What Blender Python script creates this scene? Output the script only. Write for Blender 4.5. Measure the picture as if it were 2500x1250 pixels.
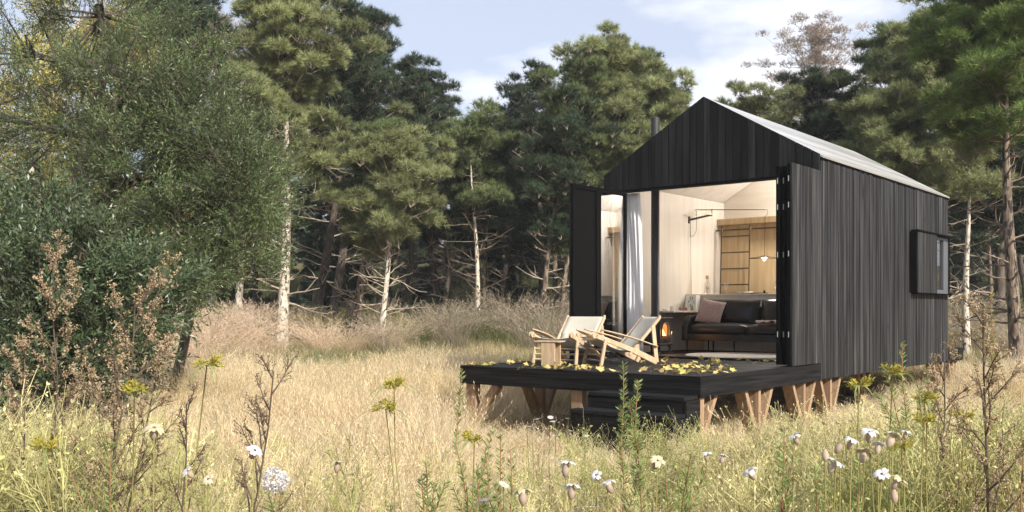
import bpy, math, random
import numpy as np
from mathutils import Vector, Matrix, Euler
for _o in list(bpy.data.objects): bpy.data.objects.remove(_o)
S = bpy.context.scene
COL = S.collection
R = math.radians
PI = math.pi
rng = np.random.default_rng(11)
random.seed(11)

# ------------------------------------------------------------------ camera
F = 2372.0; HZ = 759.0; CZ = 1.6           # focal length and horizon in photo pixels, eye height
cd = bpy.data.cameras.new('camera'); cam = bpy.data.objects.new('camera', cd); COL.objects.link(cam)
cam.location = (0, 0, CZ); cam.rotation_euler = (R(90), 0, 0)
cd.sensor_width = 36; cd.lens = F / 2500 * 36; cd.shift_y = (HZ - 625) / 2500
cd.clip_start = 0.05; cd.clip_end = 2000
S.camera = cam

# ------------------------------------------------------------------ sky, sun, exposure
SUN = Vector((0.56, -0.74, 0.57)).normalized()
W = bpy.data.worlds.new('World'); S.world = W; W.use_nodes = True
nt = W.node_tree; nt.nodes.clear()
def wn(t): return nt.nodes.new(t)
sky = wn('ShaderNodeTexSky'); sky.sky_type = 'NISHITA'; sky.sun_disc = False
sky.sun_elevation = math.asin(SUN.z); sky.sun_rotation = math.atan2(SUN.x, SUN.y)
sky.air_density = 1.0; sky.dust_density = 1.6; sky.ozone_density = 1.6
tc = wn('ShaderNodeTexCoord')
mp = wn('ShaderNodeMapping'); mp.inputs['Scale'].default_value = (1.0, 1.0, 2.6)
mp.inputs['Location'].default_value = (0.35, 0.2, 0.1)
nt.links.new(tc.outputs['Generated'], mp.inputs['Vector'])
no = wn('ShaderNodeTexNoise'); no.inputs['Scale'].default_value = 3.4; no.inputs['Detail'].default_value = 9
no.inputs['Roughness'].default_value = 0.56
nt.links.new(mp.outputs['Vector'], no.inputs['Vector'])
sx = wn('ShaderNodeSeparateXYZ'); nt.links.new(tc.outputs['Generated'], sx.inputs[0])
mr = wn('ShaderNodeMapRange'); mr.inputs['From Min'].default_value = 0.10; mr.inputs['From Max'].default_value = 0.34
mr.inputs['To Min'].default_value = 0.06; mr.inputs['To Max'].default_value = -0.04
nt.links.new(sx.outputs['Z'], mr.inputs['Value'])
ad = wn('ShaderNodeMath'); ad.operation = 'ADD'
nt.links.new(no.outputs['Fac'], ad.inputs[0]); nt.links.new(mr.outputs[0], ad.inputs[1])
dt = wn('ShaderNodeVectorMath'); dt.operation = 'DOT_PRODUCT'; dt.inputs[1].default_value = Vector((0.235, 1, 0.225)).normalized()
nrm = wn('ShaderNodeVectorMath'); nrm.operation = 'NORMALIZE'; nt.links.new(tc.outputs['Generated'], nrm.inputs[0]); nt.links.new(nrm.outputs[0], dt.inputs[0])
m3 = wn('ShaderNodeMapRange'); m3.inputs['From Min'].default_value = .975; m3.inputs['From Max'].default_value = 1.0; m3.inputs['To Max'].default_value = .17
nt.links.new(dt.outputs['Value'], m3.inputs['Value'])
ad2 = wn('ShaderNodeMath'); ad2.operation = 'ADD'; nt.links.new(ad.outputs[0], ad2.inputs[0]); nt.links.new(m3.outputs[0], ad2.inputs[1]); ad = ad2
cr = wn('ShaderNodeValToRGB'); cr.color_ramp.elements[0].position = 0.56; cr.color_ramp.elements[1].position = 0.74
nt.links.new(ad.outputs[0], cr.inputs['Fac'])
veil = wn('ShaderNodeMix'); veil.data_type = 'RGBA'; veil.inputs['Factor'].default_value = 0.62
veil.inputs['B'].default_value = (6.9, 7.4, 8.9, 1)
nt.links.new(sky.outputs[0], veil.inputs['A'])
cl = wn('ShaderNodeMix'); cl.data_type = 'RGBA'; cl.inputs['B'].default_value = (9.8, 9.8, 10.2, 1)
nt.links.new(cr.outputs['Color'], cl.inputs['Factor']); nt.links.new(veil.outputs['Result'], cl.inputs['A'])
bg = wn('ShaderNodeBackground'); bg.inputs['Strength'].default_value = 0.085
nt.links.new(cl.outputs['Result'], bg.inputs['Color'])
wo = wn('ShaderNodeOutputWorld'); nt.links.new(bg.outputs[0], wo.inputs['Surface'])
sl = bpy.data.lights.new('sun', 'SUN'); sl.energy = 5.0; sl.angle = R(2.5); sl.color = (1, 0.93, 0.82)
so = bpy.data.objects.new('sun', sl); COL.objects.link(so)
so.rotation_euler = SUN.to_track_quat('Z', 'Y').to_euler(); so.location = (20, -10, 20)
S.view_settings.view_transform = 'Standard'; S.view_settings.look = 'None'
S.view_settings.exposure = 0.62; S.view_settings.gamma = 1.0
S.cycles.max_bounces = 8; S.cycles.transparent_max_bounces = 16
S.cycles.diffuse_bounces = 4; S.cycles.volume_bounces = 0
S.cycles.sample_clamp_indirect = 6

# ------------------------------------------------------------------ helpers
def at(px, py, Y): return Vector(((px - 1250) / F * Y, Y, CZ + (HZ - py) / F * Y))
HA = math.atan2(-0.62796, 0.77822)
HO = Vector((1.431, 15.064, 0))             # front left outer corner of the cabin
_c, _s = math.cos(HA), math.sin(HA)
def HW(x, y, z=0): return Vector((HO.x + x * _c - y * _s, HO.y + x * _s + y * _c, z))
def HL(X, Y):
    a, b = X - HO.x, Y - HO.y
    return a * _c + b * _s, -a * _s + b * _c

def sstep(t): t = np.clip(t, 0, 1); return t * t * (3 - 2 * t)
def ground(x, y):
    x = np.asarray(x, float); y = np.asarray(y, float)
    z = 0.55 * sstep((y - 17) / 13) + 6.5 * sstep((y - 36) / 48)
    z = z + 0.05 * np.sin(x * 0.55 + 1) * np.sin(y * 0.43) * sstep((y - 3) / 4)
    return z
def gz(x, y): return float(ground(x, y))

class MB:
    def __init__(s): s.v = []; s.f = []; s.n = 0
    def add(s, v, f):
        v = np.asarray(v, float).reshape(-1, 3); f = np.asarray(f, int)
        s.v.append(v); s.f.append(f + s.n); s.n += len(v); return s
    def box(s, lo, hi, m=None):
        x0, y0, z0 = lo; x1, y1, z1 = hi
        v = np.array([(x0,y0,z0),(x1,y0,z0),(x1,y1,z0),(x0,y1,z0),(x0,y0,z1),(x1,y0,z1),(x1,y1,z1),(x0,y1,z1)], float)
        if m is not None: v = np.array([m @ Vector(p) for p in v])
        return s.add(v, [(0,3,2,1),(4,5,6,7),(0,1,5,4),(1,2,6,5),(2,3,7,6),(3,0,4,7)])
    def beam(s, a, b, w, h, up=(0,0,1)):
        a = Vector(a); b = Vector(b); d = (b - a); L = d.length; d.normalize()
        x = d.cross(Vector(up)).normalized(); u = x.cross(d).normalized()
        m = Matrix(((x.x,d.x,u.x,a.x),(x.y,d.y,u.y,a.y),(x.z,d.z,u.z,a.z),(0,0,0,1)))
        return s.box((-w/2,0,-h/2),(w/2,L,h/2), m)
    def prism(s, poly, t0, t1, ax='y'):
        n = len(poly); v = []
        for t in (t0, t1):
            for a, b in poly:
                v.append({'y': (a, t, b), 'x': (t, a, b), 'z': (a, b, t)}[ax])
        s.add(v, np.array([(i, (i+1) % n, (i+1) % n + n, i + n) for i in range(n)]))
        b0 = s.n - 2*n
        s.f.append(np.array([[b0 + i for i in range(n)][::-1]])); s.f.append(np.array([[b0 + n + i for i in range(n)]]))
        return s
    def tube(s, pts, rad, n=8, cap=True):
        P = np.asarray([tuple(p) for p in pts], float); k = len(P)
        rad = np.broadcast_to(np.asarray(rad, float), (k,))
        T = np.gradient(P, axis=0); T /= np.linalg.norm(T, axis=1)[:, None] + 1e-9
        ref = np.array((0, 0, 1.0)) if abs(T[0][2]) < 0.9 else np.array((1.0, 0, 0))
        X = np.cross(T, ref); X /= np.linalg.norm(X, axis=1)[:, None] + 1e-9
        Y = np.cross(T, X)
        a = np.arange(n) * 2 * PI / n
        V = P[:, None] + rad[:, None, None] * (np.cos(a)[None, :, None] * X[:, None] + np.sin(a)[None, :, None] * Y[:, None])
        i = np.arange(k - 1)[:, None] * n; j = np.arange(n)[None]; j2 = (j + 1) % n
        f = np.stack([i + j, i + j2, i + n + j2, i + n + j], -1).reshape(-1, 4)
        b0 = s.n
        s.add(V.reshape(-1, 3), f)
        if cap:
            s.f.append(np.array([[b0 + q for q in range(n)]])); s.f.append(np.array([[b0 + (k-1)*n + q for q in range(n)][::-1]]))
        return s
    def lathe(s, prof, n=16, c=(0,0,0)):
        a = np.arange(n) * 2 * PI / n; V = []
        for r, z in prof: V.append(np.stack([c[0] + r*np.cos(a), c[1] + r*np.sin(a), np.full(n, c[2] + z)], 1))
        k = len(prof); i = np.arange(k - 1)[:, None] * n; j = np.arange(n)[None]; j2 = (j + 1) % n
        return s.add(np.concatenate(V), np.stack([i + j, i + j2, i + n + j2, i + n + j], -1).reshape(-1, 4))
    def grid(s, G):                                      # (a,b,3) array of points
        G = np.asarray(G, float); a, b = G.shape[:2]
        i = np.arange(a - 1)[:, None] * b; j = np.arange(b - 1)[None]
        return s.add(G.reshape(-1, 3), np.stack([i + j, i + j + 1, i + b + j + 1, i + b + j], -1).reshape(-1, 4))
    def mesh(s, name, smooth=False):
        me = bpy.data.meshes.new(name)
        V = np.concatenate(s.v).astype(np.float32)
        me.vertices.add(len(V)); me.vertices.foreach_set('co', V.ravel())
        loops = np.concatenate([f.ravel() for f in s.f]).astype(np.int32)
        tot = np.concatenate([np.full(len(f), f.shape[1], np.int32) for f in s.f])
        st = np.concatenate([[0], np.cumsum(tot)[:-1]]).astype(np.int32)
        me.loops.add(len(loops)); me.loops.foreach_set('vertex_index', loops)
        me.polygons.add(len(tot)); me.polygons.foreach_set('loop_start', st); me.polygons.foreach_set('loop_total', tot)
        me.polygons.foreach_set('use_smooth', np.full(len(tot), bool(smooth)))
        me.update(calc_edges=True); me.validate()
        return me
    def build(s, name, mat, parent=None, smooth=False, bevel=0, subd=0, solid=0, link=True):
        me = s.mesh(name, smooth); me.materials.append(mat)
        o = bpy.data.objects.new(name, me)
        if link: COL.objects.link(o)
        if parent is not None: o.parent = parent
        if solid:
            m = o.modifiers.new('solid', 'SOLIDIFY'); m.thickness = solid; m.offset = 0
        if subd:
            m = o.modifiers.new('subd', 'SUBSURF'); m.levels = m.render_levels = subd
        if bevel:
            m = o.modifiers.new('bevel', 'BEVEL'); m.width = bevel; m.segments = 2; m.limit_method = 'ANGLE'; m.angle_limit = R(40)
        return o

def tag(o, label=None, cat=None, group=None, kind=None):
    if label: o['label'] = label
    if cat: o['category'] = cat
    if group: o['group'] = group
    if kind: o['kind'] = kind
    return o
def thing(name, label, cat, loc=(0,0,0), rz=0, group=None):
    o = bpy.data.objects.new(name, None); COL.objects.link(o)
    o.location = loc; o.rotation_euler = (0, 0, rz); o.empty_display_size = 0.2
    return tag(o, label, cat, group)
def kids(o): return [c for c in COL.objects if c.parent == o]
def copy_tree(o, children):
    c = o.copy(); COL.objects.link(c)
    for ch in children:
        d = ch.copy(); d.parent = c; COL.objects.link(d)
    return c

# ------------------------------------------------------------------ materials
def mat(name, c1, c2=None, scale=(5,5,5), rough=0.6, metal=0, bump=0, island=0, orand=0, transl=0, spec=0.5,
        detail=5, lo=0.35, hi=0.65, fleck=None, coat=0, world=None, dist=0, sheen=0, tone=False):
    m = bpy.data.materials.new(name); m.use_nodes = True
    t = m.node_tree; t.nodes.clear(); L = t.links.new
    def N(k): return t.nodes.new('ShaderNode' + k)
    co = N('TexCoord'); mpg = N('Mapping'); mpg.inputs['Scale'].default_value = scale
    L(co.outputs['Object'], mpg.inputs['Vector'])
    ns = N('TexNoise'); ns.inputs['Scale'].default_value = 1; ns.inputs['Detail'].default_value = detail
    ns.inputs['Distortion'].default_value = dist
    vec = mpg.outputs['Vector']
    geo = N('NewGeometry')
    if island:
        cmb = N('CombineXYZ'); mu = N('Math'); mu.operation = 'MULTIPLY'; mu.inputs[1].default_value = 37.0
        L(geo.outputs['Random Per Island'], mu.inputs[0])
        for q in range(3): L(mu.outputs[0], cmb.inputs[q])
        va = N('VectorMath'); va.operation = 'ADD'; L(vec, va.inputs[0]); L(cmb.outputs[0], va.inputs[1]); vec = va.outputs[0]
    L(vec, ns.inputs['Vector'])
    mr = N('MapRange'); mr.inputs['From Min'].default_value = lo; mr.inputs['From Max'].default_value = hi
    L(ns.outputs['Fac'], mr.inputs['Value'])
    mx = N('Mix'); mx.data_type = 'RGBA'; mx.inputs['A'].default_value = (*c1, 1); mx.inputs['B'].default_value = (*(c2 or c1), 1)
    L(mr.outputs[0], mx.inputs['Factor']); col = mx.outputs['Result']
    if world:                                            # broad patches over the land: (colour, scale, lo, hi)
        wc, ws, wl, wh = world
        wns = N('TexNoise'); wns.inputs['Scale'].default_value = ws; wns.inputs['Detail'].default_value = 3
        L(geo.outputs['Position'], wns.inputs['Vector'])
        wm = N('MapRange'); wm.inputs['From Min'].default_value = wl; wm.inputs['From Max'].default_value = wh
        L(wns.outputs['Fac'], wm.inputs['Value'])
        w2 = N('Mix'); w2.data_type = 'RGBA'; L(wm.outputs[0], w2.inputs['Factor']); L(col, w2.inputs['A'])
        w2.inputs['B'].default_value = (*wc, 1); col = w2.outputs['Result']
    if fleck:                                            # (colour, scale vector, threshold)
        fm = N('Mapping'); fm.inputs['Scale'].default_value = fleck[1]; L(co.outputs['Object'], fm.inputs['Vector'])
        fn = N('TexNoise'); fn.inputs['Scale'].default_value = 1; fn.inputs['Detail'].default_value = 3
        fn.inputs['Distortion'].default_value = 0.6
        L(fm.outputs['Vector'], fn.inputs['Vector'])
        fr = N('MapRange'); fr.inputs['From Min'].default_value = fleck[2]; fr.inputs['From Max'].default_value = fleck[2] + 0.06
        L(fn.outputs['Fac'], fr.inputs['Value'])
        f2 = N('Mix'); f2.data_type = 'RGBA'; L(fr.outputs[0], f2.inputs['Factor']); L(col, f2.inputs['A'])
        f2.inputs['B'].default_value = (*fleck[0], 1); col = f2.outputs['Result']
    if tone:
        an = N('Attribute'); an.attribute_name = 'tone'; th = N('HueSaturation'); L(an.outputs['Fac'], th.inputs['Value']); L(col, th.inputs['Color']); col = th.outputs['Color']
    rnd = None
    if island: rnd = (geo.outputs['Random Per Island'], island)
    if orand: rnd = (N('ObjectInfo').outputs['Random'], orand)
    if rnd:
        hs = N('HueSaturation'); rm = N('MapRange'); rm.inputs['To Min'].default_value = 1 - rnd[1]; rm.inputs['To Max'].default_value = 1 + rnd[1]
        L(rnd[0], rm.inputs['Value']); L(rm.outputs[0], hs.inputs['Value']); L(col, hs.inputs['Color']); col = hs.outputs['Color']
    p = N('BsdfPrincipled'); L(col, p.inputs['Base Color'])
    p.inputs['Roughness'].default_value = rough; p.inputs['Metallic'].default_value = metal
    p.inputs['Specular IOR Level'].default_value = spec
    p.inputs['Coat Weight'].default_value = coat; p.inputs['Sheen Weight'].default_value = sheen
    if bump:
        b = N('Bump'); b.inputs['Strength'].default_value = min(1, bump); b.inputs['Distance'].default_value = 0.02
        L(ns.outputs['Fac'], b.inputs['Height']); L(b.outputs[0], p.inputs['Normal'])
    out = N('OutputMaterial'); sh = p.outputs[0]
    if transl:
        tr = N('BsdfTranslucent'); L(col, tr.inputs['Color']); ms = N('MixShader'); ms.inputs[0].default_value = transl
        L(sh, ms.inputs[1]); L(tr.outputs[0], ms.inputs[2]); sh = ms.outputs[0]
    L(sh, out.inputs['Surface'])
    return m
def glass(name, tint=(0.95,0.97,0.96), f0=.05):
    m = bpy.data.materials.new(name); m.use_nodes = True; t = m.node_tree; t.nodes.clear(); L = t.links.new
    tr = t.nodes.new('ShaderNodeBsdfTransparent'); tr.inputs['Color'].default_value = (*tint, 1)
    gl = t.nodes.new('ShaderNodeBsdfGlossy'); gl.inputs['Roughness'].default_value = 0.02
    lw = t.nodes.new('ShaderNodeLayerWeight'); lw.inputs['Blend'].default_value = .5
    pw = t.nodes.new('ShaderNodeMath'); pw.operation = 'POWER'; pw.inputs[1].default_value = 4.5; L(lw.outputs['Facing'], pw.inputs[0])
    fr = t.nodes.new('ShaderNodeMath'); fr.operation = 'MULTIPLY_ADD'; fr.inputs[1].default_value = (1-f0)*.8; fr.inputs[2].default_value = f0; L(pw.outputs[0], fr.inputs[0])
    ms = t.nodes.new('ShaderNodeMixShader'); o = t.nodes.new('ShaderNodeOutputMaterial')
    L(fr.outputs[0], ms.inputs[0]); L(tr.outputs[0], ms.inputs[1]); L(gl.outputs[0], ms.inputs[2]); L(ms.outputs[0], o.inputs[0])
    return m
def emit(name, c1, c2, strength, scale=(9,9,5)):
    m = bpy.data.materials.new(name); m.use_nodes = True; t = m.node_tree; t.nodes.clear(); L = t.links.new
    e = t.nodes.new('ShaderNodeEmission'); e.inputs['Strength'].default_value = strength
    co = t.nodes.new('ShaderNodeTexCoord'); mpg = t.nodes.new('ShaderNodeMapping'); mpg.inputs['Scale'].default_value = scale
    n = t.nodes.new('ShaderNodeTexNoise'); n.inputs['Scale'].default_value = 1
    mx = t.nodes.new('ShaderNodeMix'); mx.data_type = 'RGBA'; mx.inputs['A'].default_value = (*c1,1); mx.inputs['B'].default_value = (*c2,1)
    L(co.outputs['Object'], mpg.inputs[0]); L(mpg.outputs[0], n.inputs[0]); L(n.outputs['Fac'], mx.inputs['Factor']); L(mx.outputs['Result'], e.inputs[0])
    o = t.nodes.new('ShaderNodeOutputMaterial'); L(e.outputs[0], o.inputs[0]); return m

M = {}
M['char_side'] = mat('charred boards', (0.006,0.006,0.0065), (0.078,0.076,0.074), (30,30,0.8), rough=0.7, bump=0.6, island=0.6,
                     fleck=((0.008,0.008,0.008),(9,9,2.6),0.66), spec=0.25, lo=0.40, hi=0.85)
M['char_front'] = mat('black stained boards', (0.006,0.006,0.0065), (0.017,0.0175,0.019), (14,14,0.9), rough=0.75, spec=0.15, bump=0.35, island=0.6,
                      fleck=((0.003,0.003,0.003),(10,10,3),0.71))
M['roof'] = mat('sheen toned roof boards', (0.30,0.30,0.30), (0.50,0.49,0.47), (22,0.9,22), rough=0.3, bump=0.3, island=0.25, spec=1.0)  # charred boards; their grazing sheen is put into the pale base colour
M['deck'] = mat('black deck boards', (0.003,0.003,0.0035), (0.012,0.0125,0.014), (1.5,30,30), rough=0.66, spec=0.25, bump=0.4, island=0.35)
M['fascia'] = mat('black fascia board', (0.003,0.003,0.0032), (0.015,0.0145,0.0145), (1.3,1.3,34), rough=0.75, spec=0.14, bump=0.4, fleck=((0.004,0.004,0.004),(3,3,14),0.72))
M['metal_black'] = mat('black powder coated metal', (0.003,0.003,0.0033), rough=0.8, spec=0.06)
M['iron'] = mat('cast iron', (0.018,0.019,0.021), (0.026,0.027,0.03), (40,40,40), rough=0.45, bump=0.15)
M['ply'] = mat('birch plywood', (0.64,0.575,0.49), (0.73,0.675,0.59), (9,9,0.8), rough=0.5, bump=0.06, dist=0.8, lo=0.3, hi=0.7)
M['ply_ceiling'] = mat('birch plywood ceiling', (0.66,0.60,0.52), (0.74,0.69,0.61), (0.9,9,9), rough=0.5, dist=0.8)
M['oak'] = mat('oak veneer', (0.42,0.29,0.15), (0.52,0.38,0.22), (14,14,0.9), rough=0.45, bump=0.05, dist=1.0)
M['chairwood'] = mat('pale oak', (0.40,0.275,0.16), (0.53,0.39,0.25), (30,30,4), rough=0.5, bump=0.1, dist=0.6)
M['post'] = mat('larch post', (0.25,0.155,0.09), (0.37,0.245,0.15), (28,28,2), rough=0.65, bump=0.2, dist=0.8)
M['canvas'] = mat('cream canvas', (0.47,0.44,0.37), (0.53,0.50,0.43), (220,220,220), rough=0.85, bump=0.2)
M['linen'] = mat('white linen', (0.84,0.85,0.87), (0.88,0.88,0.90), (200,200,40), rough=0.9, transl=0.5)
M['leather'] = mat('black leather', (0.005,0.0045,0.0045), (0.013,0.011,0.010), (7,7,7), rough=0.38, bump=0.35, spec=0.4, detail=9)
M['cushion'] = mat('mauve woven fabric', (0.30,0.205,0.19), (0.42,0.31,0.28), (45,45,45), rough=0.95, bump=0.3, sheen=0.3)
M['throw'] = mat('mauve knitted throw', (0.12,0.085,0.085), (0.30,0.22,0.21), (60,60,60), rough=0.95, bump=0.3)
M['rug'] = mat('cream wool rug', (0.58,0.53,0.46), (0.70,0.65,0.57), (60,60,60), rough=0.95, bump=0.4)
M['bronze'] = mat('dark bronze metal', (0.10,0.075,0.05), rough=0.35, metal=0.8)
M['bronze_panel'] = mat('bronze mirror panel', (0.17,0.13,0.085), (0.26,0.20,0.13), (2,2,1.5), rough=0.25, metal=0.35)
M['ceramic'] = mat('white ceramic', (0.80,0.78,0.74), rough=0.25)
M['paper'] = mat('printed cover', (0.76,0.75,0.72), (0.80,0.79,0.76), (3,3,3), rough=0.5)
M['ink'] = mat('grey ink drawing', (0.12,0.12,0.13), rough=0.6)
M['rattan'] = mat('woven rattan', (0.20,0.12,0.07), (0.42,0.28,0.17), (70,70,70), rough=0.8, transl=0.5)
M['cork'] = mat('cork', (0.44,0.29,0.18), (0.55,0.38,0.26), (90,90,90), rough=0.9, bump=0.3)
M['glass'] = glass('window glass')
M['glass_door'] = glass('door glass', (0.85,0.86,0.85), .10)
M['glass_mirror'] = glass('reflective door glass', (0.85,0.85,0.85), .38)
M['glass_clear'] = glass('drinking glass', (0.93,0.91,0.88), .16)
M['steel'] = mat('hinge steel', (0.6,0.6,0.6), rough=0.3, metal=1)
M['frame_grey'] = mat('grey window frame', (0.085,0.09,0.10), rough=0.45)
M['concrete'] = mat('concrete', (0.16,0.16,0.16), (0.24,0.24,0.235), (18,18,18), rough=0.9, bump=0.3)
M['fire'] = emit('flames', (1.0,0.16,0.02), (1.0,0.62,0.18), 9.0)
M['ember'] = emit('glowing firebox bricks', (0.55,0.16,0.035), (0.9,0.34,0.09), 1.2)
M['leaf_yellow'] = mat('fallen leaf', (0.46,0.31,0.06), (0.58,0.47,0.22), (30,30,30), rough=0.6, orand=0.35, transl=0.15)
M['leaf_olive'] = mat('fallen leaf green', (0.34,0.33,0.08), (0.55,0.46,0.14), (30,30,30), rough=0.6, orand=0.3, transl=0.15)
M['ground'] = mat('meadow earth', (0.15,0.105,0.055), (0.26,0.19,0.10), (3,3,3), rough=1, bump=0.6, world=((0.09,0.085,0.04),0.11,0.42,0.58), detail=8)
M['straw'] = mat('dry grass', (0.60,0.46,0.275), (0.79,0.67,0.48), (9,9,5), rough=0.75, orand=0.38, transl=0.45, spec=0.2,
                 world=((0.56,0.44,0.22),0.5,0.52,0.68))
M['straw_pale'] = mat('pale dry grass', (0.68,0.57,0.36), (0.80,0.71,0.50), (9,9,5), rough=0.75, orand=0.25, transl=0.45, spec=0.2)
M['grass_green'] = mat('meadow grass green', (0.10,0.125,0.045), (0.25,0.24,0.10), (6,6,3), rough=0.7, orand=0.35, transl=0.3, spec=0.25)
M['grass_mix'] = mat('short mixed grass', (0.42,0.35,0.19), (0.54,0.46,0.28), (6,6,3), rough=0.75, orand=0.35, transl=0.3, spec=0.2,
                     world=((0.24,0.25,0.12),0.35,0.50,0.62))
M['muhly'] = mat('feather grass pink', (0.66,0.50,0.36), (0.79,0.65,0.49), (4,4,2), rough=0.8, orand=0.2, transl=0.4, spec=0.2)
M['muhly_grey'] = mat('feather grass mauve', (0.36,0.30,0.225), (0.50,0.42,0.32), (4,4,2), rough=0.8, orand=0.2, transl=0.45, spec=0.2)
M['reed'] = mat('yellow green reed', (0.26,0.25,0.075), (0.40,0.35,0.13), (4,4,2), rough=0.7, orand=0.2, transl=0.35)
M['broom'] = mat('pale green weed', (0.50,0.46,0.20), (0.68,0.62,0.34), (5,5,5), rough=0.7, orand=0.32, transl=0.3, spec=0.2,
                 world=((0.36,0.37,0.13),0.9,0.48,0.62))
M['herb'] = mat('fresh green weed', (0.17,0.24,0.065), (0.30,0.36,0.13), (7,7,7), rough=0.65, orand=0.15, transl=0.35)
M['herb_dark'] = mat('blue green herb', (0.045,0.08,0.05), (0.09,0.13,0.08), (7,7,7), rough=0.7, orand=0.2, transl=0.2)
M['stem_red'] = mat('reddish stem', (0.22,0.09,0.05), (0.28,0.16,0.07), (7,7,7), rough=0.7)
M['stem_brown'] = mat('dark dry stem', (0.055,0.035,0.025), (0.11,0.075,0.05), (30,30,10), rough=0.8)
M['seed_tan'] = mat('dry seed heads', (0.27,0.19,0.10), (0.50,0.39,0.25), (25,25,25), rough=0.9, transl=0.25)
M['seed_dark'] = mat('dark dry buds', (0.10,0.07,0.045), (0.20,0.14,0.085), (25,25,25), rough=0.9)
M['sedge'] = mat('olive yellow bracts', (0.30,0.26,0.035), (0.44,0.38,0.07), (30,30,30), rough=0.7, transl=0.3)
M['petal'] = mat('white petals', (0.62,0.60,0.60), (0.72,0.70,0.695), (30,30,30), rough=0.6, transl=0.35)
M['petal_cream'] = mat('cream petals', (0.56,0.50,0.30), (0.64,0.58,0.42), (30,30,30), rough=0.6, transl=0.35)
M['calyx'] = mat('pinkish calyx', (0.36,0.27,0.20), (0.50,0.41,0.30), (40,40,12), rough=0.7, transl=0.3)
M['yellow_eye'] = mat('flower eye', (0.62,0.45,0.06), rough=0.8)
M['needle_light'] = mat('pine needles light', (0.155,0.182,0.070), (0.31,0.328,0.155), (0.9,0.9,0.9), rough=0.55, transl=0.28, orand=0.12, spec=0.3, island=0.22, tone=True)
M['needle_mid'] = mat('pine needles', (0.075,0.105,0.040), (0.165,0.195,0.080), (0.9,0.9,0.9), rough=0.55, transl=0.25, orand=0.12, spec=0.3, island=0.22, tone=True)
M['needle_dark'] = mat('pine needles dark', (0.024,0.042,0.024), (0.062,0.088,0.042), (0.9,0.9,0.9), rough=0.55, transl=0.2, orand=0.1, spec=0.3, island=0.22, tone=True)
M['needle_green'] = mat('pine needles fresh', (0.095,0.155,0.036), (0.19,0.25,0.07), (0.9,0.9,0.9), rough=0.55, transl=0.28, orand=0.1, spec=0.3, island=0.22, tone=True)
M['needle_brown'] = mat('sparse brown foliage', (0.27,0.21,0.17), (0.38,0.31,0.25), (0.9,0.9,0.9), rough=0.7, transl=0.3, orand=0.1, spec=0.2, tone=True)
M['olive_leaf'] = mat('narrow leaves', (0.050,0.080,0.030), (0.130,0.165,0.062), (0.8,0.8,0.8), rough=0.42, transl=0.25, spec=0.5, island=0.3, tone=True)
M['bush_leaf'] = mat('bush leaves', (0.038,0.062,0.030), (0.088,0.118,0.052), (1.1,1.1,1.1), rough=0.40, transl=0.22, spec=0.5, island=0.3, tone=True)
M['yellow_leaf'] = mat('yellow green foliage', (0.34,0.32,0.075), (0.52,0.46,0.14), (0.8,0.8,0.8), rough=0.6, transl=0.4, island=0.2, tone=True)
M['bark_pale'] = mat('pale pine bark', (0.40,0.345,0.275), (0.62,0.56,0.47), (9,9,5), rough=0.9, bump=0.9, fleck=((0.06,0.045,0.035),(15,15,7),0.535), detail=8)
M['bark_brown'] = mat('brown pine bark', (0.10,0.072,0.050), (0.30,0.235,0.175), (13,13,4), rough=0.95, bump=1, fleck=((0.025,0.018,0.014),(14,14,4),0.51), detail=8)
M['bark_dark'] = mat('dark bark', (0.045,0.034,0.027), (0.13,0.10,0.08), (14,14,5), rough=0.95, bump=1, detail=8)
M['twig_pale'] = mat('bare pale twigs', (0.25,0.20,0.15), (0.42,0.35,0.28), (9,9,9), rough=0.9)
M['twig_brown'] = mat('bare brown twigs', (0.12,0.085,0.06), (0.22,0.165,0.12), (9,9,9), rough=0.9)

# ------------------------------------------------------------------ ground
def build_ground():
    xs = np.concatenate([np.linspace(-900, -70, 10), np.linspace(-60, 60, 121), np.linspace(70, 900, 10)])
    ys = np.concatenate([np.linspace(-300, -12, 8), np.linspace(-8, 82, 91), np.linspace(95, 1200, 12)])
    X, Y = np.meshgrid(xs, ys)
    b = MB().grid(np.stack([X, Y, ground(X, Y)], -1))  # one sheet to the horizon
    o = b.build('ground', M['ground'], smooth=True); tag(o, kind='structure')
    return o
build_ground()

# ------------------------------------------------------------------ cabin
M['hinge'] = mat('dull hinge metal', (0.30,0.30,0.30), rough=0.6, metal=0.4)
WD, LN, ZB, ZE, ZA = 3.43, 6.06, 0.69, 3.64, 4.64        # width, length, wall foot, eave, ridge
FZ, DZ, ZL = 0.93, 0.90, 3.445                            # floor, deck top, lintel
def roofz(x): return ZE + (ZA - ZE) * (1 - abs(x - WD/2) / (WD/2))
cabin = thing('cabin', 'small black timber cabin with gabled roof and folded open front doors', 'cabin', HO, HA)
def gable_boards(y0, y1, xs, zlo):
    b = MB()
    for x0, x1 in zip(xs[:-1], xs[1:]):
        j = random.uniform(-0.0015, 0.0015)
        b.prism([(x0+0.0055, zlo), (x1-0.0055, zlo), (x1-0.0055, roofz(x1-0.0055)+.044), (x0+0.0055, roofz(x0+0.0055)+.044)], y0 + j, y1)
    return b
def spread(a, b, w, jit=0.0):
    n = max(1, round((b - a) / w)); xs = np.linspace(a, b, n + 1)
    if jit: xs[1:-1] += rng.uniform(-jit, jit, n - 1)
    return xs
xs = np.concatenate([spread(0, WD/2, 0.115), spread(WD/2, WD, 0.115)[1:]])
gb = gable_boards(-0.025, 0.0, xs, ZL)
for x0, x1 in ((0.0, 0.095), (WD - 0.095, WD)): gb.prism([(x0, FZ-0.02), (x1-0.002, FZ-0.02), (x1-0.002, ZL-0.003), (x0, ZL-0.003)], -0.025, 0.0)
gb.build('front_gable', M['char_front'], cabin, bevel=0.0015)
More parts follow.
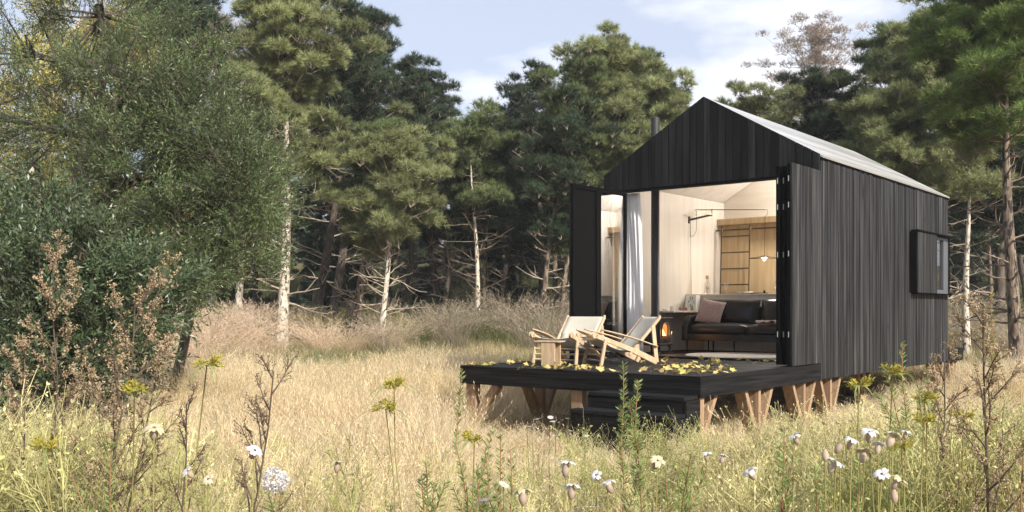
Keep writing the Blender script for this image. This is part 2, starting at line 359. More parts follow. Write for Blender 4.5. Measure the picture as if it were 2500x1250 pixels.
g2 = MB().prism([(0.02, ZL), (WD-0.02, ZL), (WD-0.02, roofz(WD-0.02)-0.02), (WD/2, ZA-0.03), (0.02, roofz(0.02)-0.02)], 0.001, 0.10)
g2.build('gable_core', M['metal_black'], cabin)
MB().box((0.08, -0.035, ZL-0.035), (WD-0.08, 0.13, ZL-0.001)).build('lintel', M['metal_black'], cabin, bevel=0.003)
# right wall of narrow upright boards, with the hole for the window
wy0, wy1, wz0, wz1 = 3.86, 5.98, 1.90, 2.90
rw = MB(); y = 0.0
while y < LN - 0.01:
    w = random.choice((0.045, 0.06, 0.075, 0.09, 0.05)); y1 = min(LN, y + w)
    if LN - y1 < 0.04: y1 = LN
    pr = random.uniform(0.0, 0.009); x0, x1 = WD - 0.022, WD + pr
    if y1 <= wy0 or y >= wy1: rw.box((x0, y+0.003, ZB), (x1, y1-0.003, ZE-0.02))
    else:
        rw.box((x0, y+0.003, ZB), (x1, y1-0.003, wz0)); rw.box((x0, y+0.003, wz1), (x1, y1-0.003, ZE-0.02))
    y = y1
rw.build('right_cladding', M['char_side'], cabin, bevel=0.001)
def wall_with_hole(x0, x1, mat_, name):
    b = MB()
    for (ya, yb, za, zb) in ((0.11, wy0, ZB+0.01, ZE-0.05), (wy1, LN-0.12, ZB+0.01, ZE-0.05), (wy0, wy1, ZB+0.01, wz0), (wy0, wy1, wz1, ZE-0.05)):
        b.box((x0, ya, za), (x1, yb, zb))
    return b.build(name, mat_, cabin)
wall_with_hole(WD-0.075, WD-0.024, M['metal_black'], 'right_wall_core')
wall_with_hole(WD-0.098, WD-0.077, M['ply'], 'right_lining')
b = MB()
for x0, x1 in zip(spread(0, LN, 0.09)[:-1], spread(0, LN, 0.09)[1:]): b.box((0, x0+0.002, ZB), (0.025, x1-0.002, ZE-0.02))
b.build('left_cladding', M['char_side'], cabin)
MB().box((0.027, 0.11, ZB+0.01), (0.075, LN-0.12, ZE-0.05)).build('left_wall_core', M['metal_black'], cabin)
b = MB()
for k in range(5):
    ya, yb = 0.105 + k*1.19, 0.105 + (k+1)*1.19 - 0.003
    b.box((0.077, ya, FZ-0.01), (0.098 , min(yb, LN-0.125), ZE-0.05))
b.build('left_lining', M['ply'], cabin)
# back wall: boards round a broad glazed opening
b = MB()
for x0, x1 in zip(xs[:-1], xs[1:]):
    for za, full in ((ZB, False), (3.10, True)):
        inside = 0.75 < (x0+x1)/2 < 2.7
        if not full and inside: b.prism([(x0+.002, ZB),(x1-.002, ZB),(x1-.002, 1.0),(x0+.002, 1.0)], LN-0.025, LN)
        elif not full: b.prism([(x0+.002, ZB),(x1-.002, ZB),(x1-.002, 3.098),(x0+.002, 3.098)], LN-0.025, LN)
        else: b.prism([(x0+.002, 3.10),(x1-.002, 3.10),(x1-.002, roofz(x1-.002)),(x0+.002, roofz(x0+.002))], LN-0.025, LN)
b.prism([(0.02, 3.10), (WD-0.02, 3.10), (WD-0.02, roofz(WD-.02)-.02), (WD/2, ZA-0.03), (0.02, roofz(.02)-.02)], LN-0.11, LN-0.03)
b.box((0.02, LN-0.11, ZB), (0.74, LN-0.03, 3.098)); b.box((2.70, LN-0.11, ZB), (WD-0.02, LN-0.03, 3.098))
b.build('back_wall', M['char_front'], cabin)
# roof: a slab each side, the left one with a skylight
def slope_pt(side, u, y, h=0.0):                          # u from eave (0) to ridge (1); h above the roof plane
    dx, dz = WD/2, ZA - ZE; n = math.hypot(dx, dz); nx, nz = -dz/n, dx/n
    x = -0.02 + u * (WD/2 + 0.02); z = ZE - 0.02*dz/dx + u * (dz + 0.02*dz/dx)
    x += nx * h; z += nz * h
    return (x, y, z) if side < 0 else (WD - x, y, z)
def slope_boards(side, h0, h1, hole=None, n=14, y0=0.002, y1=LN+0.02):
    b = MB()
    for k in range(n):
        ua, ub = k / n + 0.0015, (k + 1) / n - 0.0015
        if k == n-1: ub = 1.0
        segs = [(y0, y1)]
        if hole and ua > hole[0] - 1e-3 and ub < hole[1] + 1e-3: segs = [(y0, hole[2]), (hole[3], y1)]
        for ya, yb in segs:
            v = [slope_pt(side, u, yy, h) for h in (h0, h1) for u, yy in ((ua, ya), (ub, ya), (ub, yb), (ua, yb))]
            b.add(v, [(0,3,2,1),(4,5,6,7),(0,1,5,4),(1,2,6,5),(2,3,7,6),(3,0,4,7)])
    return b
slope_boards(1, 0.012, 0.035).build('roof', M['roof'], cabin)
slope_boards(-1, 0.012, 0.035).build('roof', M['roof'], cabin)
slope_boards(1, -0.055, 0.010, None, 1).build('roof_core', M['metal_black'], cabin)
slope_boards(-1, -0.055, 0.010, None, 1).build('roof_core', M['metal_black'], cabin)
slope_boards(1, -0.075, -0.058, None, 1, 0.11, LN-0.12).build('ceiling_lining', M['ply_ceiling'], cabin)
slope_boards(-1, -0.075, -0.058, None, 1, 0.11, LN-0.12).build('ceiling_lining', M['ply_ceiling'], cabin)
# dark rake strips along both gables
for yy0, yy1 in ((LN+0.0205, LN+0.032),):
    b = MB()
    for side in (1, -1):
        v = [slope_pt(side, u, yy, h) for h in (-0.02, 0.040) for u, yy in ((0, yy0), (1, yy0), (1, yy1), (0, yy1))]
        b.add(v, [(0,3,2,1),(4,5,6,7),(0,1,5,4),(1,2,6,5),(2,3,7,6),(3,0,4,7)])
    b.build('rake_trim', M['metal_black'], cabin)
# window with its sliding shutter in the right wall
bx = MB(); xo = WD + 0.115
bx.box((WD-0.02, 3.85, 2.905), (xo+0.02, 6.00, 2.93)); bx.box((WD-0.02, 3.85, 1.885), (xo+0.02, 6.00, 1.90)); bx.box((WD-0.02, 3.85, 1.902), (xo-0.01, 3.875, 2.903))
bx.box((WD-0.02, 5.975, 1.902), (WD+0.05, 6.00, 2.903))
wd = bx.build('window', M['metal_black'], cabin)
sh = MB(); y = 3.90
while y < 4.96:
    w = random.choice((0.06, 0.075, 0.05)); y1 = min(5.0, y + w); sh.box((xo-0.035, y+.001, 1.903), (xo-random.uniform(0, .006), y1-.001, 2.902)); y = y1
sh.build('shutter', M['char_side'], wd)
fr = MB()
for ya, yb, za, zb in ((5.02, 5.07, 1.903, 2.902), (5.68, 5.74, 1.903, 2.902), (5.07, 5.68, 1.903, 1.97), (5.07, 5.68, 2.85, 2.902), (5.742, 5.97, 1.903, 2.902)):
    fr.box((WD-0.03, ya, za), (WD+0.03, yb, zb))
fr.build('frame', M['frame_grey'], wd, bevel=0.003)
MB().box((WD-0.008, 5.07, 1.97), (WD-0.002, 5.68, 2.85)).build('pane', M['glass'], wd)
# inside: floor, partition with loft and door, counter, shelf
MB().box((0.03, 0.0, ZB), (WD-0.03, LN-0.03, FZ-0.02)).build('floor_frame', M['metal_black'], cabin)
fl = MB()
for xa, xb in zip(spread(0.04, WD-0.04, 0.14)[:-1], spread(0.04, WD-0.04, 0.14)[1:]): fl.box((xa+.001, 0.0, FZ-0.019), (xb-.001, LN-0.13, FZ))
fl.build('floor', M['deck'], cabin)
XI0, XI1 = 0.099, WD - 0.099
pt = MB().box((XI0, 3.72, FZ), (2.02, 3.76, 3.16)); pt.box((2.02, 3.72, 2.92), (XI1, 3.76, 3.16)); pt.box((3.10, 3.72, FZ), (XI1, 3.76, 2.92))
pt.build('partition', M['oak'], cabin, bevel=0.002)
MB().box((XI0+.001, 3.56, 3.16), (XI1-.001, 3.80, 3.27)).build('loft_edge', M['oak'], cabin, bevel=0.004)
MB().box((XI0+.001, 3.80, 3.18), (XI1-.001, 4.25, 3.262)).build('loft_floor', M['ply'], cabin)
MB().prism([(XI0, 3.262), (XI1, 3.262), (XI1, roofz(XI1)-.09), (WD/2, ZA-.10), (XI0, roofz(XI0)-.09)], 3.86, 3.88).build('loft_back', M['ply_ceiling'], cabin)
dr = MB().box((1.03-.55, 3.695, FZ+.01), (1.86, 3.718, 2.86)); dr.build('inner_door', M['oak'], cabin, bevel=0.003)
MB().box((2.05, 4.0, FZ), (3.08, 4.03, 2.9)).build('bronze_panel', M['bronze_panel'], cabin)
b = MB().box((2.02, 3.76, FZ), (2.045, 4.03, 2.92)); b.build('niche_side', M['oak'], cabin)
b = MB().box((2.05, 3.60, 1.76), (3.08, 3.99, 1.80)); b.build('kitchen_top', M['metal_black'], cabin)
b = MB().box((2.05, 3.64, FZ), (3.08, 3.99, 1.757)); b.build('kitchen_unit', M['oak'], cabin)
MB().box((XI0+.001, 2.42, FZ), (XI1-.001, 2.46, 1.855)).build('counter_front', M['ply'], cabin, bevel=0.002)
MB().box((XI0+.001, 2.40, 1.857), (XI1-.001, 3.02, 1.885)).build('counter_top', M['ply'], cabin, bevel=0.003)
b = MB().box((XI0+.001, 1.30, 1.575), (0.49, 2.40, 1.605))
b.build('shelf', M['ply'], cabin, bevel=0.002)
MB().box((XI0+.001, 2.37, FZ+.01), (0.46, 2.395, 1.57)).build('shelf_back', M['oak'], cabin)

# door panels folded back on both sides
def panel(p, q, z0, z1, kind, th=0.045, lab=None):
    """p, q: plan points of the two ends in cabin space"""
    a = Vector((p[0], p[1], 0)); c = Vector((q[0], q[1], 0)); d = (c - a); L = d.length; d.normalize()
    n = Vector((-d.y, d.x, 0))
    m = Matrix(((d.x, n.x, 0, a.x), (d.y, n.y, 0, a.y), (0, 0, 1, 0), (0, 0, 0, 1)))
    b = MB(); s = 0.055
    b.box((0, -th/2, z0), (s, th/2, z1), m); b.box((L-s, -th/2, z0), (L, th/2, z1), m)
    b.box((s, -th/2, z0), (L-s, th/2, z0+0.07), m); b.box((s, -th/2, z1-0.06), (L-s, th/2, z1), m)
    if kind != 'glass': b.box((s, -th/2+.012, z0+.07), (L-s, th/2-.02, z1-.06), m)
    o = b.build('door_panel', M['metal_black'], cabin, bevel=0.002)
    if lab: o['label'] = lab
    if kind == 'glass': MB().box((s, -.006, z0+.07), (L-s, .006, z1-.06), m).build('pane', M['glass_mirror'], o)
    if kind == 'clad':
        c2 = MB(); x = 0.0
        while x < L - 0.005:
            w = random.choice((0.06, 0.075, 0.085)); x1 = min(L, x + w)
            if L - x1 < .04: x1 = L
            c2.box((x+.001, -th/2-.024-random.uniform(0,.004), z0-.01), (x1-.001, -th/2-.001, z1+.01), m); x = x1
        c2.build('cladding', M['char_side'], o, bevel=0.001)
    for zz in (z0+0.35, (z0+z1)/2+.1, z1-0.55, z1-0.22):
        MB().tube([m @ Vector((-.004, 0, zz)), m @ Vector((-.003, 0, zz+.07))], .006, 6).build('hinge', M['hinge'], o)
    return o
zt = 3.435
panel((WD-0.026, -0.985), (WD-0.026, -0.03), DZ+.02, zt+.01, 'clad', lab='open door panel clad in grey charred boards')
panel((WD-0.105, -0.955), (WD-0.105, -0.01), DZ+.02, zt-.01, 'plain')
panel((WD-0.175, -0.975), (WD-0.175, -0.01), DZ+.02, zt-.01, 'plain')
P0, P1, P2 = HL(1.735, 14.82), HL(1.26, 14.26), HL(0.85, 13.77)
panel(P0, P1, DZ+.02, ZL-.04, 'glass', lab='open glazed door panel reflecting the room')
panel(P1, P2, DZ+.02, ZL-.04, 'clad', lab='open solid black door panel')
# flue
F0 = (0.46, 0.76)
fl2 = MB().tube([(F0[0], F0[1], 3.62), (F0[0], F0[1], 4.63)], 0.068, 20).lathe([(0.06,4.62),(0.071,4.62),(0.071,4.65),(0.06,4.65)], 20, (F0[0], F0[1], 0))
fl2.lathe([(0.13, 3.86), (0.085, 3.93), (0.069, 3.97)], 20, (F0[0], F0[1], 0))
fl2.build('chimney', M['iron'], cabin, smooth=False)

# ------------------------------------------------------------------ deck and supports
deck = thing('deck', 'black board deck on timber posts in front of the cabin', 'deck', HO, HA)
DY = -3.34
b = MB(); y = DY + 0.03
while y < -0.03:
    y1 = min(-0.03, y + 0.142); b.box((0.03, y+.003, DZ-.03), (WD-.03, y1-.003, DZ + random.uniform(-.0015,.0015))); y = y1
b.build('decking', M['deck'], deck, bevel=0.002)
b = MB().box((0.0, DY, 0.672), (WD, DY+.028, DZ+.002)); b.build('fascia', M['fascia'], deck, bevel=0.003)
b = MB().box((WD-.028, DY+.030, 0.674), (WD, -0.002, DZ+.002)); b.build('fascia', M['fascia'], deck, bevel=0.003)
b = MB().box((0.0, DY+.030, 0.674), (.028, -0.002, DZ+.002)); b.build('fascia', M['fascia'], deck, bevel=0.003)
b = MB()
for yy in np.arange(DY+.3, 0, .42): b.box((.03, yy, .70), (WD-.03, yy+.045, DZ-.032))
b.build('joist', M['post'], deck)
def post(parent, x, y, wx, wy, z0=-0.1, z1=0.672): return MB().box((x-wx/2, y-wy/2, z0), (x+wx/2, y+wy/2, z1)).build('post', M['post'], parent, bevel=0.004)
def brace(parent, a, c, w=0.055, h=0.13, up=(0,0,1)): return MB().beam(a, c, w, h, up).build('brace', M['post'], parent, bevel=0.003)
for x in (0.13, 1.78, WD-0.12):
    post(deck, x, DY+.11, .155, .10)
for x, s in ((0.13, 1), (1.78, 1)):
    brace(deck, (x + s*.03, DY+.11, .20), (x + s*.42, DY+.11, .67), .09, .10)
def vee(parent, x, y, spr=.37, zb=.05, w=.062):
    post(parent, x, y, .15, w)
    brace(parent, (x, y-.03, zb+.03), (x, y-spr, .68), .145, w); brace(parent, (x, y+.03, zb+.03), (x, y+spr, .68), .145, w)
vee(deck, WD-.12, -1.78); vee(deck, WD-.12, -.42); vee(deck, .12, -1.80)
brace(deck, (WD-.12, DY+.14, .15), (WD-.12, DY+.50, .68), .11, .062)
vee(cabin, WD-.14, .55); vee(cabin, WD-.9, 2.4, .36); vee(cabin, WD-.9, 4.1, .36); vee(cabin, WD-.14, 5.75, .30)
vee(cabin, .14, .55); vee(cabin, .14, 2.4); vee(cabin, .14, 4.1); vee(cabin, .14, 5.75)
MB().box((-.03, DY-.06, -.2), (.30, DY+.24, .10)).build('footing', M['concrete'], deck, bevel=0.01)
for yy in (-1.78, -.42): MB().box((WD-.26, yy-.14, -.2), (WD+.02, yy+.14, .05)).build('footing', M['concrete'], deck, bevel=0.01)
rear = thing('back_deck', 'narrow black deck behind the rear wall of the cabin', 'deck', HO, HA)
b = MB(); y = LN + .01
while y < LN + 1.0:
    b.box((0.03, y+.003, DZ-.03), (WD-.03, y+.137, DZ)); y += .142
b.build('decking', M['deck'], rear)
b = MB().box((WD-.028, LN+.005, .674), (WD, LN+1.03, DZ+.002)).box((.0, LN+1.031, .674), (WD, LN+1.059, DZ+.002)).box((0, LN+.005, .674), (.028, LN+1.03, DZ+.002))
b.build('fascia', M['fascia'], rear)
vee(rear, WD-.14, LN+.62, .28); vee(rear, .14, LN+.62, .28)
# steps
st = thing('steps', 'pair of black timber steps up to the front edge of the deck', 'steps', HO, HA)
b = MB().box((2.20, DY-.31, .66), (WD-.03, DY-.002, .70)); b.build('tread', M['deck'], st, bevel=.004)
b = MB().box((2.16, DY-.62, .49), (WD-.01, DY-.312, .53)); b.build('tread', M['deck'], st, bevel=.004)
MB().box((2.21, DY-.295, .30), (WD-.05, DY-.27, .658)).build('riser', M['fascia'], st)
MB().box((2.17, DY-.605, .0), (WD-.02, DY-.58, .488)).build('riser', M['fascia'], st)
MB().box((WD-.028, DY-.30, -.1), (WD-.003, DY-.004, .658)).box((WD-.004, DY-.605, -.1), (WD+.021, DY-.30, .488)).build('side_board', M['fascia'], st)
MB().box((2.182, DY-.30, -.1), (2.205, DY-.004, .658)).build('side_board', M['fascia'], st)

# ------------------------------------------------------------------ things in and on the cabin
def bent_box(b, pts, w, h): 
    for a, c in zip(pts[:-1], pts[1:]): b.beam(a, c, w, h)
def rounded_beam(b, a, c, r0, r1, n=8): b.tube([a, Vector(a).lerp(Vector(c), .5), c], [r0, (r0+r1)/2, r1], n)
def make_chair(label, loc, rz, wide):
    t = thing('lounge_chair', label, 'chair', loc, rz, 'low sling chairs on the deck')
    w = wide / 2
    wd = M['chairwood']
    for s in (-1, 1):
        x = s * w
        MB().beam((x, -.44, .385), (x, .10, .185), .034, .062).beam((x, .095, .187), (x, .43, .032), .034, .075).tube([(x-.017,-.445,.387),(x+.017,-.445,.387)], .031, 12).build('seat_rail', wd, t, bevel=.008)
        MB().tube([(x*.97, .475, .64), (x*.97, .465, .60), (x*.97, .04, .13)], [.017, .022, .022], 10).build('back_post', wd, t)
        rounded_beam(q := MB(), (x*1.06, -.30, .335), (x*1.10, -.37, .0), .023, .026, 8); q.build('front_leg', wd, t)
        MB().beam((x*1.02, .37, .50), (x*1.02, .42, .03), .03, .055).build('rear_leg', wd, t, bevel=.006)
        G = []
        for k, yy in enumerate(np.linspace(-.36, .42, 13)):
            f = (yy + .36) / .78; hw = .052 * math.sin(min(1, f*2.6 + .12) * PI/2) * (1 - .72 * max(0, f-.35) / .65)
            zz = .455 - .22 * f + .015 * math.sin(f*PI)
            G.append([(x*1.10 + s*.012 + e*hw, yy, zz + .004*(1-e*e)) for e in (-1, -.5, 0, .5, 1)])
        MB().grid(G).build('armrest', wd, t, smooth=True, solid=.016)
    b = MB()
    for yy, zz in ((-.345, .20), (-.35, .13), (-.36, .06)): b.tube([(-w*1.08, yy, zz), (w*1.08, yy, zz)], .010, 8)
    b.tube([(-w, .40, .10), (w, .40, .10)], .010, 8); b.tube([(-w, .455, .585), (w, .455, .585)], .012, 8)
    b.build('stretcher', wd, t, smooth=True)
    G = []
    for f in np.linspace(0, 1, 14):
        yy = .06 + .405*f; zz = .165 + .455*f
        hw = w - .012 - (.045 if .30 < f < .52 else 0)
        sag = .035 * math.sin(f * PI)
        G.append([(hw*e, yy + sag*(1-e*e)*.7, zz - sag*(1-e*e)*.3) for e in np.linspace(-1, 1, 9)])
    MB().grid(G).build('back_sling', M['canvas'], t, smooth=True, solid=.006)
    G = []
    for f in np.linspace(0, 1, 12):
        yy = -.40 + .46*f; zz = .36 - .175*f - .05*math.sin(f*PI)
        G.append([((w-.01)*e, yy, zz - .03*(1-e*e)) for e in np.linspace(-1, 1, 9)])
    MB().grid(G).build('seat_sling', M['canvas'], t, smooth=True, solid=.006)
    return t
# chair forward is local -y
make_chair('low oak and cream canvas sling chair turned towards the small side table', (.76, 13.08, DZ), math.atan2(-.83, -.56) + PI/2, .60)
make_chair('low oak and canvas sling chair seen from its side in front of the stove', (1.40, 12.80, DZ), math.atan2(-.30, -.95) + PI/2, .54)
t = thing('side_table', 'small pale oak side table standing at the front of the left sling chair', 'table', (.505, 12.45, DZ), HA + R(12))
MB().box((-.20, -.11, .300), (.15, .11, .318)).build('table_top', M['chairwood'], t, bevel=.004)
MB().box((-.10, -.10, 0), (.09, -.075, .299)).box((-.10, .075, 0), (.09, .10, .299)).box((-.10, -.074, .03), (-.08, .074, .299)).build('leg_panel', M['chairwood'], t, bevel=.003)

# stove, facing into the room
t = thing('wood_stove', 'black cast iron wood stove with a fire burning behind arched glass', 'stove', HW(.46, .76, FZ), HA)
sb = MB().box((-.17, -.175, .16), (.15, .175, .54)); sb.build('body', M['iron'], t, bevel=.012)
MB().box((-.20, -.205, .541), (.20, .205, .566)).box((-.185, -.19, .125), (.20, .19, .159)).build('top_plate', M['iron'], t, bevel=.006)
arch = [(-.098, .262), (.098, .262), (.098, .40)] + [(.098*math.cos(a), .40 + .075*math.sin(a)) for a in np.linspace(.3, PI-.3, 8)] + [(-.098, .40)]
outer = [(-.16, .17), (.16, .17), (.16, .535), (-.16, .535)]
fb = MB()
big = [(.125*math.cos(a)*1.0, 0) for a in (0,)]
# door leaf: side stiles, foot and head pieces leave the arched opening free
fb.box((.151, -.16, .17), (.185, -.099, .532)); fb.box((.151, .099, .17), (.185, .16, .532)); fb.box((.151, -.0985, .17), (.185, .0985, .261))
hd = [(-.0985, .532), (-.0985, .40)] + [(.098*math.cos(a), .40 + .078*math.sin(a)) for a in np.linspace(PI-.01, .01, 12)] + [(.0985, .40), (.0985, .532)]
fb.prism(hd, .151, .185, 'x')
dd = fb.build('door', M['iron'], t)
ar = MB()
ar.tube([(.188, .112, .262), (.188, .112, .40)] + [(.188, .112*math.cos(a), .40 + .09*math.sin(a)) for a in np.linspace(.2, PI-.2, 9)] + [(.188, -.112, .40), (.188, -.112, .262)], .010, 8)
for k in range(7): ar.box((.186, -.06+k*.018, .19), (.192, -.052+k*.018, .235))
for k in range(5): ar.box((.186, -.05+k*.022, .498), (.193, -.038+k*.022, .515))
ar.build('trim', M['iron'], dd)
MB().tube([(.19, .13, .30), (.215, .13, .30), (.22, .13, .345)], .007, 6).build('handle', M['steel'], dd)
MB().box((.1515, -.10, .262), (.156, .10, .48)).build('firebox', M['ember'], t)
fm = MB()
for k in range(7):
    cy = -.065 + k*.014 + random.uniform(-.008, .008); h = (.10, .13, .09, .075, .05, .045, .03)[k]
    fm.lathe([(.001, 0), (.016, .012), (.013, h*.5), (.004, h*.85), (.0005, h)], 8, (.162, cy*1.0, .275))
fm.build('flame', M['fire'], t, smooth=True)
MB().tube([(.166, -.08, .275), (.166, .08, .272)], .011, 8).tube([(.165, -.05, .268), (.165, .07, .292)], .009, 8).build('log', M['bark_dark'], t)
for sx, sy in ((-1,-1), (-1,1), (1,-1), (1,1)):
    x, y = sx*.15, sy*.15
    MB().tube([(x, y, .13), (x+sx*.022, y+sy*.022, .09), (x+sx*.012, y+sy*.012, .045), (x+sx*.04, y+sy*.04, .0)], [.026, .018, .013, .016], 8).build('leg', M['iron'], t, smooth=True)
MB().tube([(0, 0, .566), (0, 0, 2.72)], .066, 24).lathe([(.075, .567), (.075, .60), (.066, .605)], 24).build('stove_pipe', M['iron'], t, smooth=True)
fl_ = bpy.data.lights.new('fire_glow', 'POINT'); fl_.energy = 2.2; fl_.color = (1, .45, .15); fl_.shadow_soft_size = .05
fo = bpy.data.objects.new('fire_glow', fl_); COL.objects.link(fo); fo.parent = t; fo.location = (.24, 0, .33)

# sofa
def pillow(w, h, d, seed=0, pinch=1.0, n=12):
    r = np.random.default_rng(seed); G = []
    u = np.linspace(-1, 1, n)
    A, B = np.meshgrid(u, u)
    th = (1 - np.abs(A)**2.6) * (1 - np.abs(B)**2.6)
    th = np.sqrt(np.clip(th, 0, 1)); wob = .12*np.sin(A*3+seed) * np.cos(B*2.5+seed*2)
    sh = 1 - .07*pinch*(1 - np.abs(A)**2)*(np.abs(B)**4); sv = 1 - .07*pinch*(1 - np.abs(B)**2)*(np.abs(A)**4)
    X = A * w/2 * sv; Z = B * h/2 * sh
    b = MB()
    f1 = np.stack([X, -th * d/2 * (1 + wob), Z], -1); f2 = np.stack([X, th * d/2 * (1 + wob*.6), Z], -1)
    b.grid(f1); b.grid(f2[::-1]); return b
def soft_box(lo, hi, puff=.03, nx=14, ny=8, seed=1):
    r = np.random.default_rng(seed)
    b = MB(); lo = np.array(lo); hi = np.array(hi); c = (lo+hi)/2; hh = (hi-lo)/2
    def face(ax, sg):
        o = [a for a in range(3) if a != ax]
        u = np.linspace(-1, 1, nx); v = np.linspace(-1, 1, ny); U, V = np.meshgrid(u, v)
        P = np.zeros((*U.shape, 3)); P[..., o[0]] = U; P[..., o[1]] = V; P[..., ax] = sg
        q = P / (np.linalg.norm(P**8, axis=-1, keepdims=True)**(1/8) + 1e-9) ; q = P*.9 + q*.1
        n6 = (np.sum(np.abs(P)**6, -1, keepdims=True))**(1/6); q = P / n6 * (1 + .0)
        out = c + q * hh
        out[..., ax] += sg * puff * (1-U**4) * (1-V**4)
        out[..., ax] += sg * .004*np.sin(U*9+seed) * np.sin(V*5+seed*3)
        return out if sg > 0 else out[::-1]
    for ax in range(3):
        for sg in (-1, 1): b.grid(face(ax, sg))
    return b
SX0, SX1 = .56, 2.76
t = thing('sofa', 'two seat black leather sofa on thin metal legs behind the stove', 'sofa', HW(SX0, 1.40, FZ), HA)
L = SX1 - SX0
le = M['leather']
soft_box((.10, .02, .19), (L-.10, .80, .30), .0, seed=2).build('frame', le, t, smooth=True)
MB().box((.11, .012, .195), (L/2-.003, .03, .30)).box((L/2+.003, .012, .195), (L-.11, .03, .30)).build('front_rail', le, t, bevel=.008)
soft_box((.11, .0, .30), (L/2-.003, .62, .455), .022, seed=3).build('seat_cushion', le, t, smooth=True)
soft_box((L/2+.003, .0, .30), (L-.11, .62, .455), .022, seed=4).build('seat_cushion', le, t, smooth=True)
soft_box((.10, .70, .20), (L-.10, .86, .74), .012, seed=5).build('back_frame', le, t, smooth=True)
for k, x in enumerate((.10 + (L-.2)*.25, .10 + (L-.2)*.75)):
    o = pillow((L-.24)/2, .44, .24, 7+k, .4, 16).build('back_cushion', le, t, smooth=True); o.location = (x, .60, .645); o.rotation_euler = (R(-12), R(1.5-3*k), 0)
for s in (0, 1):
    x0 = 0 if s == 0 else L-.115
    prof = [(-.0, .19), (.84, .19), (.84, .60), (.30, .60), (.12, .585), (.045, .52), (.0, .42)]
    MB().prism(prof, x0, x0+.115, 'x').build('arm', le, t, bevel=.028)
for x in (.08, .55, L-.55, L-.08):
    for y in (.06, .80): MB().tube([(x, y, 0), (x, y, .19)], [.009, .014], 8).build('leg', M['metal_black'], t)
def put(o, loc, rx=0, ry=0, rz=0): o.location = loc; o.rotation_euler = (rx, ry, rz); return o
c1 = pillow(.42, .42, .17, 3, 1.0, 16).build('cushion', M['cushion'], None, smooth=True); put(c1, HW(SX0+.34, 1.40+.37, FZ+.655), R(-20), R(12), HA + R(14))
tag(c1, 'square mauve cushion leaning on the left arm of the sofa', 'cushion', 'mauve cushions')
c2 = pillow(.46, .46, .17, 5, 1.0, 16).build('cushion', M['cushion'], None, smooth=True); put(c2, HW(SX1-.42, 1.40+.37, FZ+.655), R(-22), R(-10), HA - R(8))
tag(c2, 'mauve cushion half hidden by the door frame at the right of the sofa', 'cushion', 'mauve cushions')
# throw with fringe on the right seat
t = thing('throw', 'mauve knitted throw with dark fringe lying on the right sofa seat', 'blanket', HW(SX0+1.62, 1.40, FZ), HA)
G = []
for i, u in enumerate(np.linspace(0, 1, 26)):
    row = []
    for j, v in enumerate(np.linspace(0, 1, 14)):
        yy = .50 - .52*u; zz = .485
        if yy < -.01: zz -= (-.01 - yy)*1.0; yy = -.02
        zz += .022*math.sin(v*17 + u*3) * (.6+.4*math.sin(u*7)) + .03*abs(math.sin(v*5+u*2))
        row.append((-.16 + .42*v + .06*math.sin(u*6) - .14*u, yy, zz))
    G.append(row)
MB().grid(G).build('cloth', M['throw'], t, smooth=True, solid=.012)
b = MB()
for k in range(22):
    x = -.30 + k*.016; b.tube([(x+.10, .14-k*.007, .487), (x+.03, .04-k*.007, .478), (x+.015, -.045, .455-.002*k), (x+.02, -.05, .395)], [.004,.004,.003,.002], 4)
b.build('fringe', M['seed_dark'], t)
r_ = MB().lathe([(.001, .012), (.90, .012), (.915, .006), (.915, 0)], 64).build('rug', M['rug'], None, smooth=False); put(r_, HW(1.95, .92, FZ+.002), 0, 0, 0)
tag(r_, 'round cream rug on the dark floor in front of the sofa', 'rug')

# curtain
G = []
for z in np.linspace(FZ+.02, 3.40, 22):
    f = (z - FZ) / 2.5; row = []
    for v in np.linspace(0, 1, 60):
        w = .42 - .08*f; x = .20 + (v*w) + .03*math.sin(f*3)
        row.append((x, .13 + (.028 + .010*f)*math.sin(v*2*PI*6 + f*.8) + .012*math.sin(v*9 + f*5), z))
    G.append(row)
cu = MB().grid(G).build('curtain', M['linen'], None, smooth=True, solid=.004); put(cu, HO, 0, 0, HA)
tag(cu, 'long white linen curtain gathered beside the left door panels', 'curtain')
# ladder with its rail
t = thing('ladder', 'tall bronze ladder of thin tubes hooked on the loft rail', 'ladder', HW(0, 0, 0), HA)
MB().tube([(XI0+.02, 3.50, 3.06), (XI1-.02, 3.50, 3.06)], .013, 8).tube([(.16, 3.555, 3.06), (.16, 3.50, 3.06)], .01, 6).tube([(2.3, 3.555, 3.06), (2.3, 3.50, 3.06)], .01, 6).build('rail', M['bronze'], t)
for i, x in enumerate((.24, .79)):
    MB().tube([(x, 3.38, FZ), (x, 3.475, 3.05), (x, 3.475, 3.12), (x, 3.51, 3.125)], .0125, 8).build('stile', M['bronze'], t)
    MB().tube([(x, 3.50, 3.035), (x, 3.50, 3.085)], .022, 10).build('hook', M['bronze'], t)
for k in range(7):
    z = FZ + .27 + k*.29; y = 3.38 + .095*(z-FZ)/(3.05-FZ); MB().tube([(.24, y, z), (.79, y, z)], .012, 8).build('rung', M['bronze'], t)
